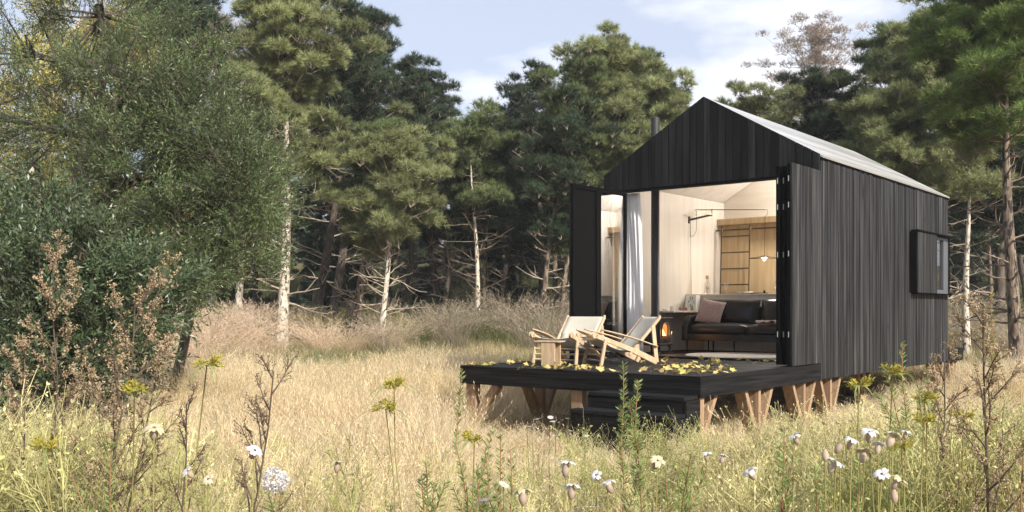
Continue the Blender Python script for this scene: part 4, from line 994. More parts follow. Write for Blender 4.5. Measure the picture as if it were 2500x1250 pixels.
# ------------------------------------------------------------------ grass and weeds
def blades(n, h, spread, w, lean=.35, segs=4, bow=.35, hv=.35, tipw=.15):
    """n curved grass blades as strips"""
    a = rng.uniform(0, 2*PI, n); r = spread*np.sqrt(rng.uniform(0, 1, n)); H = h*rng.uniform(1-hv, 1+hv*.6, n)
    b0 = np.stack([r*np.cos(a), r*np.sin(a), np.zeros(n)], 1); a2 = rng.uniform(0, 2*PI, n)*.5 + a*.5 + rng.normal(size=n)*.6
    ln = np.abs(rng.normal(size=n))*lean; bw = bow*rng.uniform(.2, 1.3, n)
    t = np.linspace(0, 1, segs+1); off = ln[:, None]*t + bw[:, None]*t**2.4
    c = b0[:, None] + np.stack([np.cos(a2)[:, None]*off*H[:, None], np.sin(a2)[:, None]*off*H[:, None], H[:, None]*(t - .28*bw[:, None]*t**3)], -1)
    s = rng.uniform(0, 2*PI, n); sd = np.stack([np.cos(s), np.sin(s), np.zeros(n)], 1)[:, None]
    ww = w*(1 - (1-tipw)*t**1.5)[None, :, None]*rng.uniform(.6, 1.3, (n,1,1))
    V = np.stack([c - sd*ww/2, c + sd*ww/2], 2).reshape(-1, 3)
    k = np.arange(n)[:, None]*(2*(segs+1)) + np.arange(segs)[None]*2
    return V, np.stack([k, k+1, k+3, k+2], -1).reshape(-1, 4), c
def lozenges(P, D, L, w):
    k = len(P); sd = perp(D)*w/2; L = np.broadcast_to(np.asarray(L, float).reshape(-1, 1), (k, 1))
    V = np.stack([P, P + D*L*.5 - sd, P + D*L, P + D*L*.5 + sd], 1)
    return V.reshape(-1, 3), np.arange(4*k).reshape(k, 4)
def unlinked(b, name, m): return b.build(name, m, None, link=False)
def scatter(name, protos, pts, rot, scl, idx, label=None):
    me = bpy.data.meshes.new(name); me.vertices.add(len(pts)); me.vertices.foreach_set('co', np.asarray(pts, np.float32).ravel())
    a = me.attributes.new('rot', 'FLOAT_VECTOR', 'POINT'); a.data.foreach_set('vector', np.asarray(rot, np.float32).ravel())
    a = me.attributes.new('scl', 'FLOAT_VECTOR', 'POINT'); a.data.foreach_set('vector', np.asarray(scl, np.float32).ravel())
    a = me.attributes.new('idx', 'INT', 'POINT'); a.data.foreach_set('value', np.asarray(idx, np.int32))
    o = bpy.data.objects.new(name, me); COL.objects.link(o); tag(o, label, kind='stuff')
    g = bpy.data.node_groups.new(name, 'GeometryNodeTree')
    g.interface.new_socket('Geometry', in_out='INPUT', socket_type='NodeSocketGeometry'); g.interface.new_socket('Geometry', in_out='OUTPUT', socket_type='NodeSocketGeometry')
    gi = g.nodes.new('NodeGroupInput'); go = g.nodes.new('NodeGroupOutput'); ip = g.nodes.new('GeometryNodeInstanceOnPoints'); jn = g.nodes.new('GeometryNodeJoinGeometry')
    for p in protos:
        oi = g.nodes.new('GeometryNodeObjectInfo'); oi.inputs['Object'].default_value = p; oi.inputs['As Instance'].default_value = True
        g.links.new(oi.outputs['Geometry'], jn.inputs[0])
    def na(nm, ty):
        n = g.nodes.new('GeometryNodeInputNamedAttribute'); n.data_type = ty; n.inputs['Name'].default_value = nm; return [q for q in n.outputs if q.enabled][0]
    e2r = g.nodes.new('FunctionNodeEulerToRotation')
    g.links.new(gi.outputs[0], ip.inputs['Points']); g.links.new(jn.outputs[0], ip.inputs['Instance']); ip.inputs['Pick Instance'].default_value = True
    g.links.new(na('idx', 'INT'), ip.inputs['Instance Index']); g.links.new(na('rot', 'FLOAT_VECTOR'), e2r.inputs[0]); g.links.new(e2r.outputs[0], ip.inputs['Rotation'])
    g.links.new(na('scl', 'FLOAT_VECTOR'), ip.inputs['Scale']); g.links.new(ip.outputs[0], go.inputs[0])
    m = o.modifiers.new('scatter', 'NODES'); m.node_group = g
    return o
def field(y0, y1, dens, wide=.60, x0=None, x1=None):
    A = wide*(y1*y1 - y0*y0); n = int(A*dens); u = rng.uniform(0, 1, n)
    Y = np.sqrt(y0*y0 + u*(y1*y1 - y0*y0)); X = rng.uniform(-wide, wide, n)*Y
    return X, Y
def local(X, Y): a, b = X - HO.x, Y - HO.y; return a*_c + b*_s, -a*_s + b*_c
def place(X, Y, h, n_proto, sc=(.8, 1.25), under=.55, tilt=.10, keep=None):
    """h: prototype height; keeps plants out of the cabin and short under the deck"""
    lx, ly = local(X, Y); s = rng.uniform(*sc, len(X))
    inn = (lx > -.35) & (lx < WD+.35) & (ly > DY-.35) & (ly < LN+1.2)
    core = (lx > .2) & (lx < WD-.2) & (ly > -.2) & (ly < LN)
    st_ = (lx > 2.0) & (lx < WD+.1) & (ly > DY-.75) & (ly <= DY+.05)
    lx2, ly2 = lx, ly
    ok = ~core & ~st_
    sz = np.where(inn, np.minimum(s, under/h*rng.uniform(.6, 1, len(X))), s)
    if keep is not None: ok &= keep
    X, Y, s, sz, ly2 = X[ok], Y[ok], s[ok], sz[ok], ly2[ok]; k = len(X)
    s = s*(.72 + .5*patch(X, Y, 1.9, 4)); sz = sz*(.62 + .7*patch(X, Y, 1.9, 4)); lowf = np.where((X/Y > -.06) & (Y < 14.5) & (Y > 6.5), .58, 1.0); sz = sz*lowf
    return np.stack([X, Y, ground(X, Y)-.02], 1), np.stack([rng.normal(size=k)*tilt, rng.normal(size=k)*tilt, rng.uniform(0, 2*PI, k)], 1), np.stack([s, s, sz], 1), rng.integers(0, n_proto, k)
def patch(X, Y, f, seed=0.0):                                  # smooth pseudo noise 0..1
    return .5 + .25*np.sin(X*f + 1.3*np.sin(Y*f*.8 + seed) + seed) + .25*np.sin(Y*f*1.3 + 1.1*np.sin(X*f*.7 + seed*2))

dry = []
for k in range(7):
    V, Fc, c = blades(50, .58, .17, .0060, .22, 4, .42); b = MB().add(V, Fc)
    hd = c[rng.choice(50, 22, False), -1]; D = unit(rng.normal(size=(22, 3))*.3 + np.array((0, 0, 1)))
    for j in range(3): b.add(*lozenges(hd - D*.03*j + rng.normal(size=hd.shape)*.006, D, .035, .006))
    dry.append(unlinked(b, 'dry_tuft', M['straw'] if k % 3 else M['straw_pale']))
X, Y = field(6.2, 20.5, 34)
d_ = place(X, Y, .6, 7, (.75, 1.25), keep=(Y < 19 + 1.5*patch(X, Y, .8, 2)))
scatter('dry_grass', dry, *d_, label='tall golden dry grass filling the meadow round the cabin')
short = []
for k in range(5):
    V, Fc, c = blades(46, .30, .17, .0065, .35, 3, .4); short.append(unlinked(MB().add(V, Fc), 'short_tuft', M['grass_mix']))
X, Y = field(17.5, 33, 26, .62)
scatter('short_grass', short, *place(X, Y, .3, 5, (.7, 1.4)), label='short brown and green grass between meadow and forest')
X, Y = field(2.2, 7, 50, .62)
scatter('low_grass', short, *place(X, Y, .3, 5, (.8, 1.5)), label='low mixed grass near the viewer')
grn_ = []
for k in range(4):
    V, Fc, c = blades(34, .50, .12, .008, .25, 4, .5); grn_.append(unlinked(MB().add(V, Fc), 'green_tuft', M['grass_green']))
X, Y = field(3.0, 33, 5.0, .6)
kp = ((patch(X, Y, .9, 5) > np.where(Y > 22, .36, .60)) & (Y > 17)) | ((patch(X, Y, 1.7, 1) > .72) & (Y < 10)) | ((X > .3) & (X < 5) & (Y > 8) & (Y < 9.9) & (patch(X, Y, 1.2, 3) > .45))
scatter('green_grass', grn_, *place(X, Y, .5, 4, (.5, 1.1), keep=kp), label='green grass tufts among the dry grass')
# forest floor cover
X, Y = field(27, 60, 5, .62)
scatter('forest_undergrowth', grn_, *place(X, Y, .5, 4, (1.0, 2.4)), label='dark green undergrowth on the forest floor')
# pale green branching weeds near the viewer
def weed(h, nb, seed):
    b = MB(); r = np.random.default_rng(seed)
    st_ = curve((0, 0, 0), (r.normal()*.1, r.normal()*.1, 1), h, 8, .07, .05); b.tube(st_, np.linspace(.0028, .0012, 9), 4, False)
    LP, LD = [], []
    for k in range(nb):
        i = r.integers(2, 8); a = r.uniform(0, 2*PI); d = np.array((math.cos(a)*.6, math.sin(a)*.6, 1.0))
        c = curve(st_[i], d, h*r.uniform(.18, .42)*(1.15 - i/11), 5, .10, .05); b.tube(c, np.linspace(.0018, .0009, 6), 3, False)
        for q in range(5):
            j = r.integers(1, 6); d2 = unit(c[j]-c[j-1]) + perp(unit(c[j]-c[j-1])[None])[0]*.75
            c2 = curve(c[j], d2, h*r.uniform(.05, .13), 3, .12, .06); b.tube(c2, [.0012, .001, .0009, .0007], 3, False)
            LP.append(c2[-1]); LD.append(unit(c2[-1]-c2[-2])); LP.append(c2[-1]); LD.append(unit(c2[-1]-c2[-2] + rng.normal(size=3)*.02))
            LP.append(c2[1]); LD.append(perp(unit(c2[1]-c2[0])[None])[0])
    LP = np.array(LP); LD = unit(np.array(LD)); b.add(*lozenges(LP, LD, rng.uniform(.009, .017, len(LP)), .0065))
    return b
ws = [unlinked(weed(.95, 15, 40+k), 'weed', M['broom']) for k in range(7)]
wd2 = [unlinked(weed(.80, 12, 60+k), 'dry_weed', M['straw_pale']) for k in range(4)]
X, Y = field(3.0, 7.6, 84, .60)
side = np.where(X/Y > -.05, np.clip((X/Y + .05)/.22, 0, 1), np.clip((-X/Y - .33)/.12, 0, 1))
pr = .12 + .88*side; kp = (rng.uniform(0, 1, len(X)) < pr*(1.15 - (Y-3)/6.5)) 
p_, r_w, s_w, i_w = place(X, Y, .95, 7, (.70, 1.05), keep=kp)
s_w *= (1 + .22*np.clip((np.abs(p_[:, 0]/p_[:, 1] + .02) - .15)/.3, 0, 1))[:, None]
def cap(p_, s_w, h):                                            # weeds stay shorter in the open middle, taller at both sides
    c_ = p_[:, 0]/p_[:, 1]; lim = np.interp(c_, [-.6, -.40, -.30, -.05, .1, .22, .32, .55], [.085, .09, .122, .128, .115, .104, .100, .088])
    mx = (CZ - lim*p_[:, 1]*rng.uniform(.92, 1.35, len(p_)))/h; f = np.clip(mx/s_w[:, 2], .15, 1); return s_w*np.stack([np.maximum(f, .6), np.maximum(f, .6), f], 1)
s_w = cap(p_, s_w, 1.0)
scatter('meadow_weeds', ws, p_, r_w, s_w, i_w, label='pale green branching weeds in the foreground')
X, Y = field(3.3, 9.5, 26, .60)
a_, b_, c_w, d_w = place(X, Y, .8, 4, (.6, 1.05)); c_w = cap(a_, c_w, .85)
scatter('dry_weeds', wd2, a_, b_, c_w, d_w, label='dry branching weeds among the foreground grass')

# feather grass clumps, reeds, dark herbs: things at the forest edge
def feather(label, group, mt, X, Y, n=260, h=1.15, seed=0):
    b = MB(); V, Fc, c = blades(n, h, .16, .006, .38, 5, .55, .3, .3); b.add(V, Fc)
    tips = c[:, -2:]; D = unit(tips[:, 1] - tips[:, 0])
    for j in range(7): b.add(*lozenges(tips[:, 1] - D*(.05*j) + rng.normal(size=D.shape)*.006, unit(D + perp(D)*.42), .10, .010))
    b2 = MB(); V, Fc, c = blades(120, h*.5, .15, .008, .5, 3, .5); b2.add(V, Fc)
    t = thing('feather_grass', label, 'ornamental grass', (X, Y, gz(X, Y)-.02), 0, group)
    b.build('plumes', M[mt], t); b2.build('foliage', M['grass_green'], t); return t
fg = 'feather grass clumps at the forest edge'
def fx(pxx, Y): return px(pxx, Y), Y
A1 = feather('brightest pink feather grass clump lit by the sun beside the bush', fg, 'muhly', *fx(495, 21), 330, 1.05)
A2 = feather('tall pink feather grass clump between the two pale pine trunks', fg, 'muhly', *fx(622, 26), 340, 1.35)
A3 = feather('wispy mauve feather grass clump left of the deck chairs', fg, 'muhly_grey', *fx(1290, 26), 300, 1.25)
A4 = feather('low pale feather grass clump right of the tallest pale pine', fg, 'muhly', *fx(770, 25), 260, .95)
def fcopy(src, label, pxx, Y, sc, grp=fg):
    t = copy_tree(src, [c for c in COL.objects if c.parent == src]); x = px(pxx, Y); t.location = (x, Y, gz(x, Y)-.02); t.scale = (sc, sc, sc*rng.uniform(.85, 1.1)); t.rotation_euler = (0, 0, rng.uniform(0, 6)); t['label'] = label; return t
for i, (pxx, Y, sc) in enumerate([(430, 25, 1.1), (470, 23, 1.0), (545, 27.5, 1.2), (460, 30, 1.2), (520, 18.8, .8), (665, 24.5, .85), (590, 24, .9), (700, 29, 1.0), (400, 21, .9), (745, 28, 1.1), (505, 24.5, 1.1), (575, 29.5, 1.3), (450, 19.5, .8), (520, 22, .95), (640, 23.5, .8), (790, 24.2, .75), (860, 24.5, .7)]):
    fcopy((A1, A2, A4)[i % 3], 'pink feather grass clump at the left of the forest edge', pxx, Y, sc)
for i, (pxx, Y, sc) in enumerate([(810, 28, 1.0), (905, 28.5, 1.0), (980, 26, .95), (1080, 27, 1.1), (1120, 25.5, 1.0), (1150, 29.5, 1.15), (1235, 29, 1.2), (1345, 28, 1.25), (1010, 31, 1.1), (1300, 31, 1.2), (940, 24.5, .8), (1400, 23, .9)]):
    fcopy((A3, A3, A4)[i % 3] if pxx < 1100 else A3, 'mauve feather grass clump behind the meadow', pxx, Y, sc)
for i, (pxx, Y, sc) in enumerate([(2335, 26, .9), (2385, 27, .9), (2440, 25, .85), (2500, 24, .9), (2350, 30, 1.1), (2420, 30, 1.1)]):
    fcopy(A3, 'mauve feather grass clump behind the right end of the cabin', pxx, Y, sc)
def reed(label, X, Y):
    t = thing('reed_clump', label, 'reed', (X, Y, gz(X, Y)-.02), 0, 'reed clumps under the pines'); V, Fc, c = blades(110, 1.15, .2, .016, .25, 5, .5, .4)
    b = MB().add(V, Fc); tips = c[:30, -1]; D = unit(tips - c[:30, -2])
    for j in range(5): b.add(*lozenges(tips - D*.04*j, unit(D + perp(D)*.35), .08, .012))
    b.build('foliage', M['reed'], t); return t
R1 = reed('yellow green reed clump between the tallest pine and the brown one', *fx(800, 26.5)); reed('smaller reed clump right of the brown fissured pine', *fx(975, 27.5))
fcopy(R1, 'yellow green reed clump beside the bright feather grass', 540, 20.6, .75); fcopy(R1, 'reed clump in front of the dark trunked pine', 735, 28.5, 1.0)
def pale_plant(label, X, Y, s=1):
    t = thing('broadleaf_plant', label, 'plant', (X, Y, gz(X, Y)), 0, 'pale broad leaved plants in the meadow'); V, Fc, c = blades(16, .42*s, .05, .045*s, .6, 5, .35, .3, .1)
    MB().add(V, Fc).build('foliage', M['straw_pale'], t)
pale_plant('pale broad leaved plant at the foot of the tallest pine', *fx(712, 24.5)); pale_plant('pale broad leaved plant left of the thin pine foot', *fx(930, 23.6)); pale_plant('small pale broad leaved plant right of the thin pine', *fx(985, 23.2), .8)
def herb(label, X, Y, h=.5):
    t = thing('herb_plant', label, 'plant', (X, Y, gz(X, Y)), 0, 'dark herbs in the short grass'); b = MB(); Ps, Ds = [], []
    for k in range(14):
        c = curve((rng.normal()*.05, rng.normal()*.05, 0), (rng.normal()*.35, rng.normal()*.35, 1), h*rng.uniform(.6, 1.1), 5, .08); b.tube(c, [.005]*5 + [.003], 4, False)
        for j in range(1, 6):
            for q in range(7): Ps.append(c[j] + (c[j]-c[j-1])*rng.uniform(-.6, .4)); Ds.append(rng.normal(size=3)*.8 + np.array((0, 0, .7)))
    b.add(*lozenges(np.array(Ps), unit(np.array(Ds)), .055, .014)); b.build('foliage', M['herb_dark'], t); return t
H1 = herb('dark bushy herb in the short grass below the brown pine', *fx(850, 19.6), .55); herb('dark bushy herb left of the deck corner', *fx(1068, 20.5), .45)
for i in range(26):
    pxx = rng.uniform(700, 1330) if i < 20 else rng.uniform(2330, 2500); Y = rng.uniform(17.5, 23)
    fcopy(H1, 'low dark herb in the short grass beyond the deck', pxx, Y, rng.uniform(.5, .95))
# ------------------------------------------------------------------ single plants near the viewer
def stem_pts(base, top, n=9, wob=.018):
    base = np.array(base); top = np.array(top); u = np.linspace(0, 1, n)[:, None]; P = base + (top-base)*u
    P[1:-1] += rng.normal(size=(n-2, 3))*wob*np.array((1, 1, .2)); return P
def root(pxx, Y): x = px(pxx, Y); return (x, Y, gz(x, Y)-.03)
def dead_weed(label, bx, tx, ty, Y, fluff=1.0, nb=16, stem='stem_brown', spread=1.0, sr=.006, start=3, seedm='seed_tan'):
    o = np.array(root(bx, Y)); top = np.array(at(tx, ty, Y)); L = np.linalg.norm(top - o); t = thing('dry_plant', label, 'plant', tuple(o), 0, 'dry brown plants in the foreground')
    P = stem_pts((0, 0, 0), top - o, 10, .009); b = MB().tube(P, np.linspace(sr, sr*.3, 10), 6); Q, QD = [], []; ax = unit(top-o)
    for k in range(nb):
        f = start + (9-start)*(k+.5)/nb; i = int(f); p = P[i] + (P[min(9,i+1)]-P[i])*(f-i); d = ax*1.0 + perp(ax[None])[0]*.75
        c = curve(p, d, L*.24*spread*(1.25 - f/10)*rng.uniform(.7, 1.2), 6, .08, .04); b.tube(c, np.linspace(sr*.45, .0012, 7), 4, False)
        for q in range(10):
            j = rng.integers(2, 7); cd_ = unit(c[j]-c[j-1]); c2 = curve(c[j] - cd_*rng.uniform(0, .02), cd_ + perp(cd_[None])[0]*.8, rng.uniform(.02, .06)*spread, 3, .15, .06)
            b.tube(c2, [.0012, .001, .0009, .0008], 3, False); Q += [c2[-1], c2[-2], c2[1]]; QD += [cd_]*3
    b.build('stem', M[stem], t)
    Q = np.array(Q); QD = np.array(QD); m = int(6*fluff) + 2; r_ = .0055 if fluff < .5 else .0062
    QQ = np.repeat(Q, m, 0); DD = unit(np.repeat(QD, m, 0)*.6 + rng.normal(size=(len(QQ), 3)))
    s = MB().add(*lozenges(QQ + rng.normal(size=QQ.shape)*r_*.5, DD, r_*1.3, r_*.75)); s.build('seed_heads', M[seedm], t); return t
dead_weed('tall dry plant with tan fluffy heads against the dark bush at far left', 175, 130, 640, 3.4, 1.3, 28, spread=.9)
dead_weed('leaning dry plant with wide tan fluffy plumes right of the leftmost', 165, 330, 735, 3.0, 1.3, 28, spread=1.05)
dead_weed('dry plant with tan plumes leaning far right below the bush', 180, 390, 830, 3.2, 1.0, 15, spread=.8)
dead_weed('short dry plume at the left edge of the grass', 20, 60, 850, 3.4, 1.0, 14, spread=.8)
dead_weed('bare dark twiggy stalk leaning right over the golden grass', 500, 668, 905, 2.7, .3, 22, spread=.75, seedm='seed_dark')
dead_weed('small upright dark twiggy stalk left of the leaning one', 438, 455, 985, 2.8, .3, 16, spread=.6, seedm='seed_dark')
dead_weed('tallest dry brown plant with seed tufts at the right edge', 2432, 2400, 775, 2.9, .9, 26, spread=.85, sr=.0075)
dead_weed('dry brown plant left of the tallest right edge one', 2335, 2305, 880, 3.3, .9, 20, spread=.9)
dead_weed('thin reddish dry stalk leaning at the lower right edge', 2440, 2500, 1070, 2.8, .3, 10, stem='stem_red', spread=.5)
def spire(label, bx, tx, ty, Y, side=5, seed=0, m='herb'):
    o = np.array(root(bx, Y)); top = np.array(at(tx, ty, Y)); t = thing('leafy_stalk', label, 'plant', tuple(o), 0, 'green leafy stalks in the foreground')
    P = stem_pts((0, 0, 0), top - o, 12, .008); b = MB().tube(P, np.linspace(.005, .0015, 12), 6); L = np.linalg.norm(top-o); ch = [(P, L)]
    for k in range(side):
        i = rng.integers(5, 10); d = unit(P[i+1]-P[i]) + perp(unit(P[i+1]-P[i])[None])[0]*.5; c = curve(P[i], d, L*rng.uniform(.12, .26), 7, .05, .06); b.tube(c, np.linspace(.0028, .0012, 8), 5, False); ch.append((c, L*.25))
    b.build('stem', M['stem_red'], t); Q, D, LL = [], [], []
    for c, l in ch:
        n = int(l*300); u = rng.uniform(.25 if l > .6 else 0, 1, n)*(len(c)-1.001); i = u.astype(int)
        p = c[i] + (c[i+1]-c[i])*(u-i)[:, None]; d = unit(c[i+1]-c[i]); Q.append(p); D.append(unit(d*.75 + perp(d))); LL.append(.040*(1.1 - .62*u/len(c)))
    MB().add(*lozenges(np.concatenate(Q), np.concatenate(D), np.concatenate(LL), .0046)).build('leaves', M[m], t); return t
spire('bright green leafy stalk rising in front of the deck steps', 1530, 1522, 890, 3.3, 1)
spire('second green leafy stalk close right of the one by the steps', 1555, 1558, 930, 3.35, 3)
spire('slim green leafy stalk in front of the left deck corner', 1140, 1128, 900, 3.4, 1)
spire('leaning green leafy stalk right of the left deck post', 1150, 1185, 1095, 3.0, 3)
spire('green leafy stalk with drooping tip below the cabin window', 2250, 2203, 835, 3.6, 4)
spire('green leafy stalk right of the drooping one', 2290, 2262, 900, 3.7, 5)
spire('tall yellowish stalk at the right edge beside the dry brown plant', 2425, 2418, 715, 3.8, 2, m='reed')
spire('green feathery stalk low at the far left', 290, 272, 1085, 2.7, 6)
spire('low green stalk under the right deck corner', 1880, 1905, 1085, 3.0, 4)
spire('green feathery stalk in the grass left of the steps', 1235, 1222, 1060, 3.1, 5)
for bx_, tx_, ty_, Y_ in ((1680, 1660, 1120, 2.9), (1600, 1625, 1160, 2.7), (2010, 1990, 1140, 3.0), (2080, 2100, 1120, 2.8), (700, 690, 1160, 2.8), (1050, 1040, 1130, 2.9)):
    spire('short green feathery stalk among the foreground flowers', bx_, tx_, ty_, Y_, 4)
def sedge(label, bx, hx, hy, Y, s=1.0):
    o = np.array(root(bx, Y)); top = np.array(at(hx, hy, Y)); t = thing('sedge', label, 'plant', tuple(o), 0, 'yellow headed sedges'); h = top - o
    P = stem_pts((0, 0, 0), h, 8, .006); MB().tube(P, np.linspace(.0027, .0017, 8), 6).build('stem', M['reed'], t, smooth=True)
    Q, D, LL = [], [], []
    for k in range(9):
        a = rng.uniform(0, 2*PI); dr = np.array((math.cos(a), math.sin(a), rng.uniform(.1, .8))); ce = h + unit(dr)*rng.uniform(.008, .03)*s
        for q in range(22): Q.append(ce + rng.normal(size=3)*.005*s); D.append(dr*.8 + rng.normal(size=3)*.6); LL.append(rng.uniform(.009, .020)*s)
    MB().add(*lozenges(np.array(Q), unit(np.array(D)), LL, .0042*s)).build('flower_head', M['sedge'], t)
    b = MB()
    for k in range(4):
        a = rng.uniform(0, 2*PI); L = rng.uniform(.05, .13)*s; u = np.linspace(0, 1, 7)
        c = h + np.stack([np.cos(a)*L*u, np.sin(a)*L*u, L*(.35*u - .75*u*u)], 1); w = .0035*(1-u**2) + .0003; sd = np.array((-math.sin(a), math.cos(a), 0))
        b.grid(np.stack([c - sd*w[:, None], c + sd*w[:, None]], 1))
    b.build('bracts', M['herb'], t); return t
for l, a_ in (('tall sedge with yellow head left of the deck over the golden grass', (1010, 962, 942, 2.8)), ('lower sedge with spiky yellow head beside the taller one', (1015, 942, 1000, 2.8)),
              ('sedge with drooping yellow head on a long leaning stem over the meadow', (330, 505, 893, 2.5)), ('sedge with brownish yellow head in front of the leafy bush', (315, 328, 955, 2.4)),
              ('small sedge with green bracts low at the left', (165, 108, 1098, 2.3)), ('sedge with yellow head below the rear deck supports', (2100, 2096, 942, 3.0)),
              ('sedge with the highest yellow head under the cabin wall', (2140, 2180, 910, 3.0)), ('sedge with olive head between the two right dry plants', (2230, 2258, 975, 2.9)),
              ('sedge with olive head lower right beside the dry plant', (2350, 2352, 1022, 3.0)), ('sedge with small olive head beside the lower dry plant stem', (2275, 2262, 1030, 2.9)),
              ('bent sedge with yellow head in front of the left deck post', (1080, 1158, 1075, 2.7)), ('yellow sedge head among the white campions', (2190, 2200, 1093, 2.8))): sedge(l, *a_)
def campion(label, hx, hy, Y, s=1.0, kind='petal', closed=False, n=5):
    o = np.array(root(hx + rng.uniform(-40, 40), Y)); top = np.array(at(hx, hy, Y)); h = top - o; t = thing('campion_flower', label, 'flower', tuple(o), 0, 'bladder campion flowers')
    P = stem_pts((0, 0, 0), h - np.array((0, 0, .03*s)), 7, .006); MB().tube(P, .0016, 5).build('stem', M['reed'], t)
    e = Euler((rng.uniform(-.2, .75), rng.uniform(-.6, .6), rng.uniform(0, 6))).to_matrix().to_4x4(); e.translation = Vector(h)
    b = MB().lathe([(.001, -.052), (.008, -.048), (.0145, -.034), (.0155, -.022), (.012, -.008), (.0085, -.001), (.0095, .003)], 14); v = b.v[0]*s; b.v[0] = np.array([e @ Vector(q) for q in v]); b.build('calyx', M['calyx'], t, smooth=True)
    if closed: return t
    b = MB()
    for k in range(n):
        a = 2*PI*k/n + rng.uniform(-.1, .1); dr = rng.uniform(.1, 1.1)
        for lob in (-.22, .22):
            G = []
            for u in np.linspace(0, 1, 6):
                r = .006 + .034*u; w = .0125*math.sin(PI*min(1, .15+u*.8)); z = .004 + .010*math.sin(u*2.2) - dr*.022*u*u + rng.uniform(-.001, .001)
                aa = a + lob*u; G.append([tuple(e @ (Vector((r*math.cos(aa) - q*w*math.sin(aa), r*math.sin(aa) + q*w*math.cos(aa), z - .003*q*q))*s)) for q in (-1, 0, 1)])
            b.grid(G)
    b.build('petals', M[kind], t, smooth=True); return t
cps = [('cream campion with flat petals standing low in the centre foreground', 1275, 1200, 2.2, 1.15, 'petal_cream'), ('white campion with drooping petals right of the cream one', 1396, 1188, 2.2, 1.1, 'petal'),
       ('lilac white campion opening upward above the drooping one', 1383, 1132, 2.3, 1.2, 'petal'), ('lilac campion with plump calyx between the two white ones and the stalk', 1483, 1180, 2.3, 1.0, 'petal'),
       ('cream campion at the left below the leafy bush', 376, 1045, 2.2, 1.2, 'petal_cream'), ('white campion with wide petals right of the leaning twiggy stalk', 622, 1100, 2.5, 1.1, 'petal'),
       ('small white campion at the foot of the upright twiggy stalk', 456, 1150, 2.4, .9, 'petal'), ('cream campion beside the foot of the leaning twiggy stalk', 508, 1170, 2.4, .8, 'petal_cream'),
       ('pale cream campion in the sunlit grass left of centre', 824, 1130, 2.4, .95, 'petal_cream'), ('small campion with lilac petals left of the stalk by the steps', 1455, 1160, 2.8, .9, 'petal'),
       ('cream campion under the right corner of the deck', 1605, 1125, 2.6, 1.1, 'petal_cream'), ('lilac campion low right of the deck corner', 1830, 1150, 2.6, 1.1, 'petal'),
       ('white campion near the left of the right hand cluster', 1938, 1066, 2.8, 1.0, 'petal'), ('white campion with pink calyx in the middle of the right hand cluster', 2080, 1075, 2.5, 1.0, 'petal'),
       ('highest white campion of the right hand cluster', 2122, 1055, 2.6, 1.2, 'petal'), ('cream campion bending right in the right hand cluster', 2180, 1065, 2.5, 1.3, 'petal_cream'),
       ('white campion with spread petals right of the pink calyx one', 2145, 1087, 2.5, .95, 'petal'), ('white campion with hanging petals below the right hand cluster', 2152, 1158, 2.3, 1.0, 'petal'),
       ('lilac campion on a plump pink calyx low in the right hand cluster', 2040, 1130, 2.3, 1.1, 'petal'), ('cream campion tilted at the bottom of the right hand cluster', 2195, 1172, 2.3, 1.1, 'petal_cream'),
       ('small lilac white campion at the right of the cluster', 2212, 1055, 2.7, .8, 'petal'), ('faint lilac campion right of the lowest cream one', 1765, 1115, 2.7, .8, 'petal'),
       ('cream campion lying wide in the middle of the cluster', 2110, 1105, 2.6, 1.2, 'petal_cream'), ('low cream campion beside the deck corner stalk', 1725, 1108, 2.9, .9, 'petal')]
for l, hx_, hy_, Y_, s_, k_ in cps: campion(l, hx_, hy_, Y_, s_*.52, k_)
for l, hx_, hy_, Y_ in (('plump pink closed calyx at the left of the right hand cluster', 2014, 1100, 2.4), ('pink closed calyx leaning right between the petals of the cluster', 2052, 1082, 2.5), ('lowest pink closed calyx under the right hand cluster', 2182, 1198, 2.3)):
    campion(l, hx_, hy_, Y_, .58, closed=True)
def daisy(label, X, Y, Z, r, group, cat='flower', dens=14):
    g = gz(X, Y); t = thing('daisy', label, cat, (X, Y, g), 0, group); h = Z - g
    MB().tube(stem_pts((0, 0, 0), (rng.normal()*.02, rng.normal()*.02, h), 5, .01), .0016 if Y < 7 else .003, 4).build('stem', M['grass_green'], t)
    e = Euler((rng.uniform(-.5, .6), rng.uniform(-.5, .5), 0)).to_matrix(); b = MB()
    for k in range(dens):
        a = 2*PI*k/dens; G = []
        for u in (0, .5, 1): G.append([tuple(e @ Vector((r*(.22+.78*u)*math.cos(a) - q*r*.17*math.sin(a)*(1-.4*u), r*(.22+.78*u)*math.sin(a) + q*r*.17*math.cos(a)*(1-.4*u), r*.18*u)) + Vector((0, 0, h))) for q in (-1, 1)])
        b.grid(G)
    b.build('petals', M['petal'], t)
    b = MB().lathe([(r*.30, 0), (r*.26, r*.12), (.0001, r*.18)], 10); b.v[0] = np.array([e @ Vector(q) + Vector((0, 0, h)) for q in b.v[0]]); b.build('eye', M['yellow_eye'], t); return t
for l, hx_, hy_, r in (('largest daisy facing up left of the deck steps', 1312, 1024, .034), ('daisy right of the largest one by the steps', 1344, 1020, .026), ('daisy below the right of the pair by the steps', 1350, 1030, .028), ('half closed daisy left of the largest one', 1293, 1042, .024), ('daisy on the left edge of the steps weeds', 1432, 1065, .026), ('small daisy close under the bottom step', 1385, 1022, .022), ('tiny high daisy before the lower step', 1420, 995, .016), ('daisy low between the grass and the steps', 1392, 1052, .022)):
    p = at(hx_, hy_, 5.6); daisy(l, p.x, p.y, p.z, r*.72, 'daisies before the steps')
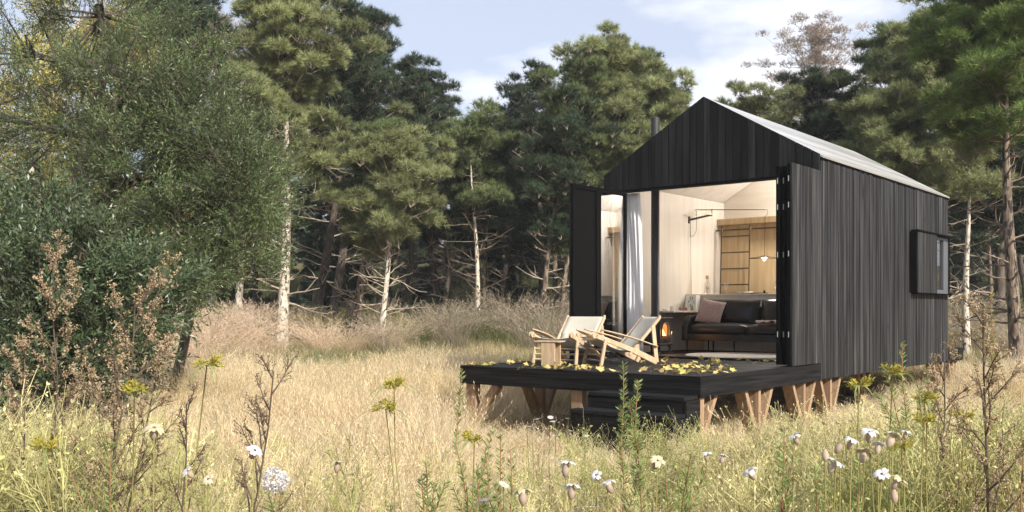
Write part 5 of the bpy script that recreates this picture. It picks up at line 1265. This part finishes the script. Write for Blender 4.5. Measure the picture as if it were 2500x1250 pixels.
for l, hx_, hy_, Y_, r in (('small white flower beside the lower centre stalk', 1152, 1185, 2.6, .016), ('white flower low right of the lower centre stalk', 1230, 1185, 2.6, .016), ('white flower at the bottom edge left of centre right', 1180, 1225, 2.5, .020), ('flat white flower at the bottom edge under the campions', 1440, 1240, 2.4, .022), ('white flower at the bottom edge right of the flat one', 1405, 1245, 2.4, .015)):
    p = at(hx_, hy_, Y_); daisy(l, p.x, p.y, p.z, r, 'small white flowers at the bottom')
for i in range(46):
    if i < 36: pxx = rng.uniform(700, 1330); Y_ = rng.uniform(13, 22)
    else: pxx = rng.uniform(1750, 2300); Y_ = rng.uniform(6, 8)
    x = px(pxx, Y_); z = gz(x, Y_) + rng.uniform(.48, .72)
    daisy('tiny white daisy scattered in the open meadow left of the deck' if i < 36 else 'tiny white daisy in the pale grass beside the cabin supports', x, Y_, z, rng.uniform(.024, .04), 'daisies scattered in the meadow', dens=7)
# ball shaped umbel
t = thing('umbel_flower', 'round lilac white flower ball in the lower left foreground', 'flower', root(672, 2.5)); h = np.array(at(672, 1170, 2.5)) - np.array(root(672, 2.5))
MB().tube(stem_pts((0, 0, 0), h, 6, .006), .002, 5).build('stem', M['reed'], t); d = unit(rng.normal(size=(120, 3))); b = MB()
for q in d: 
    for k in range(5):
        pd = unit(q*.5 + perp(q[None])[0]); b.add(*lozenges((h + q*.030*rng.uniform(.6, 1.1))[None], pd[None], .009, .005))
b.build('florets', M['petal'], t)

# ------------------------------------------------------------------ fallen leaves on the deck
def leaf_mesh(seed, m):
    r = np.random.default_rng(seed); n = 15; P = []
    for k in range(n):
        a = 2*PI*k/n - PI/2; lobe_ = (1.0 if k % 3 == 0 else .62 if k % 3 == 1 else .70)*r.uniform(.85, 1.12); P.append((math.cos(a)*lobe_, math.sin(a)*lobe_))
    cx, cy = r.uniform(-.5, .5, 2); V = [(0, 0, .0)]
    for rr in (.5, 1.0):
        for x, y in P: V.append((x*rr, y*rr, .55*cx*(x*rr)**2 + .55*cy*(y*rr)**2 + .35*rr*rr*abs(cx) + r.uniform(-.06, .06)))
    F = [(0, 1+k, 1+(k+1) % n) for k in range(n)]; Q = [(1+k, 1+n+k, 1+n+(k+1) % n, 1+(k+1) % n) for k in range(n)]
    b = MB().add(V, F); b.f.append(np.array(Q)); b.tube([(0, -.3, 0), (0, -1.0, .05), (.1, -1.7, .2)], .02, 3, False); return b
LM = [leaf_mesh(k, 0).build('leaf', M['leaf_yellow'] if k % 3 else M['leaf_olive'], None, link=False) for k in range(7)]
def drop(X, Y, z=None):
    o = LM[rng.integers(0, 7)].copy(); COL.objects.link(o); s = rng.uniform(.034, .055); o.scale = (s, s, s); o.name = 'fallen_leaf'
    o.location = (X, Y, DZ + .012 + rng.uniform(0, .012) if z is None else z); o.rotation_euler = (rng.normal()*.42, rng.normal()*.42, rng.uniform(0, 6.3))
    tag(o, 'dry yellow maple leaf lying on the black deck boards', 'leaf', 'fallen leaves on the deck')
def on_deck(pxx, pyy): Y = F*(CZ-DZ)/(pyy - HZ); return px(pxx, Y), Y
clus = [(1160, 887, 34, 2, 16), (1250, 876, 24, 2, 10), (1300, 873, 22, 2, 10), (1330, 894, 60, 2.5, 26), (1400, 897, 40, 2, 16), (1465, 902, 16, 1.5, 5), (1375, 885, 18, 2, 8), (1500, 868, 50, 3, 20), (1620, 864, 30, 3, 12),
        (1575, 886, 12, 2, 3), (1660, 868, 18, 2, 7), (1640, 896, 28, 3, 12), (1700, 897, 26, 3, 14), (1610, 908, 30, 2, 14), (1680, 911, 30, 2.5, 18), (1745, 905, 24, 3, 18), (1745, 885, 18, 2, 9), (1770, 872, 40, 2, 16), (1840, 876, 34, 2, 16), (1890, 880, 24, 2.5, 12), (1835, 889, 8, 1, 2), (1620, 880, 20, 2, 5)]
for cx, cy, sx_, sy_, n in clus:
    cy += 5 if cx < 1480 else 0
    for k in range(n):
        for tr_ in range(9):
            X, Y = on_deck(cx + rng.normal()*sx_*.9, cy + rng.normal()*sy_*1.15); lx, ly = HL(X, Y)
            if .03 < lx < WD-.03 and DY+.03 < ly < -.02: drop(X, Y); break

# ------------------------------------------------------------------ mist among the trees
hm = bpy.data.materials.new('mist'); hm.use_nodes = True; t_ = hm.node_tree; t_.nodes.clear()
pv = t_.nodes.new('ShaderNodeVolumePrincipled'); pv.inputs['Color'].default_value = (.86, .90, .92, 1); pv.inputs['Density'].default_value = 0.0009
ho_ = t_.nodes.new('ShaderNodeOutputMaterial'); t_.links.new(pv.outputs[0], ho_.inputs['Volume'])
pv.inputs['Density'].default_value = 0.0007
hb = MB().box((-130, -20, -1.2), (130, 110, 22)).build('haze', hm); tag(hb, kind='stuff')
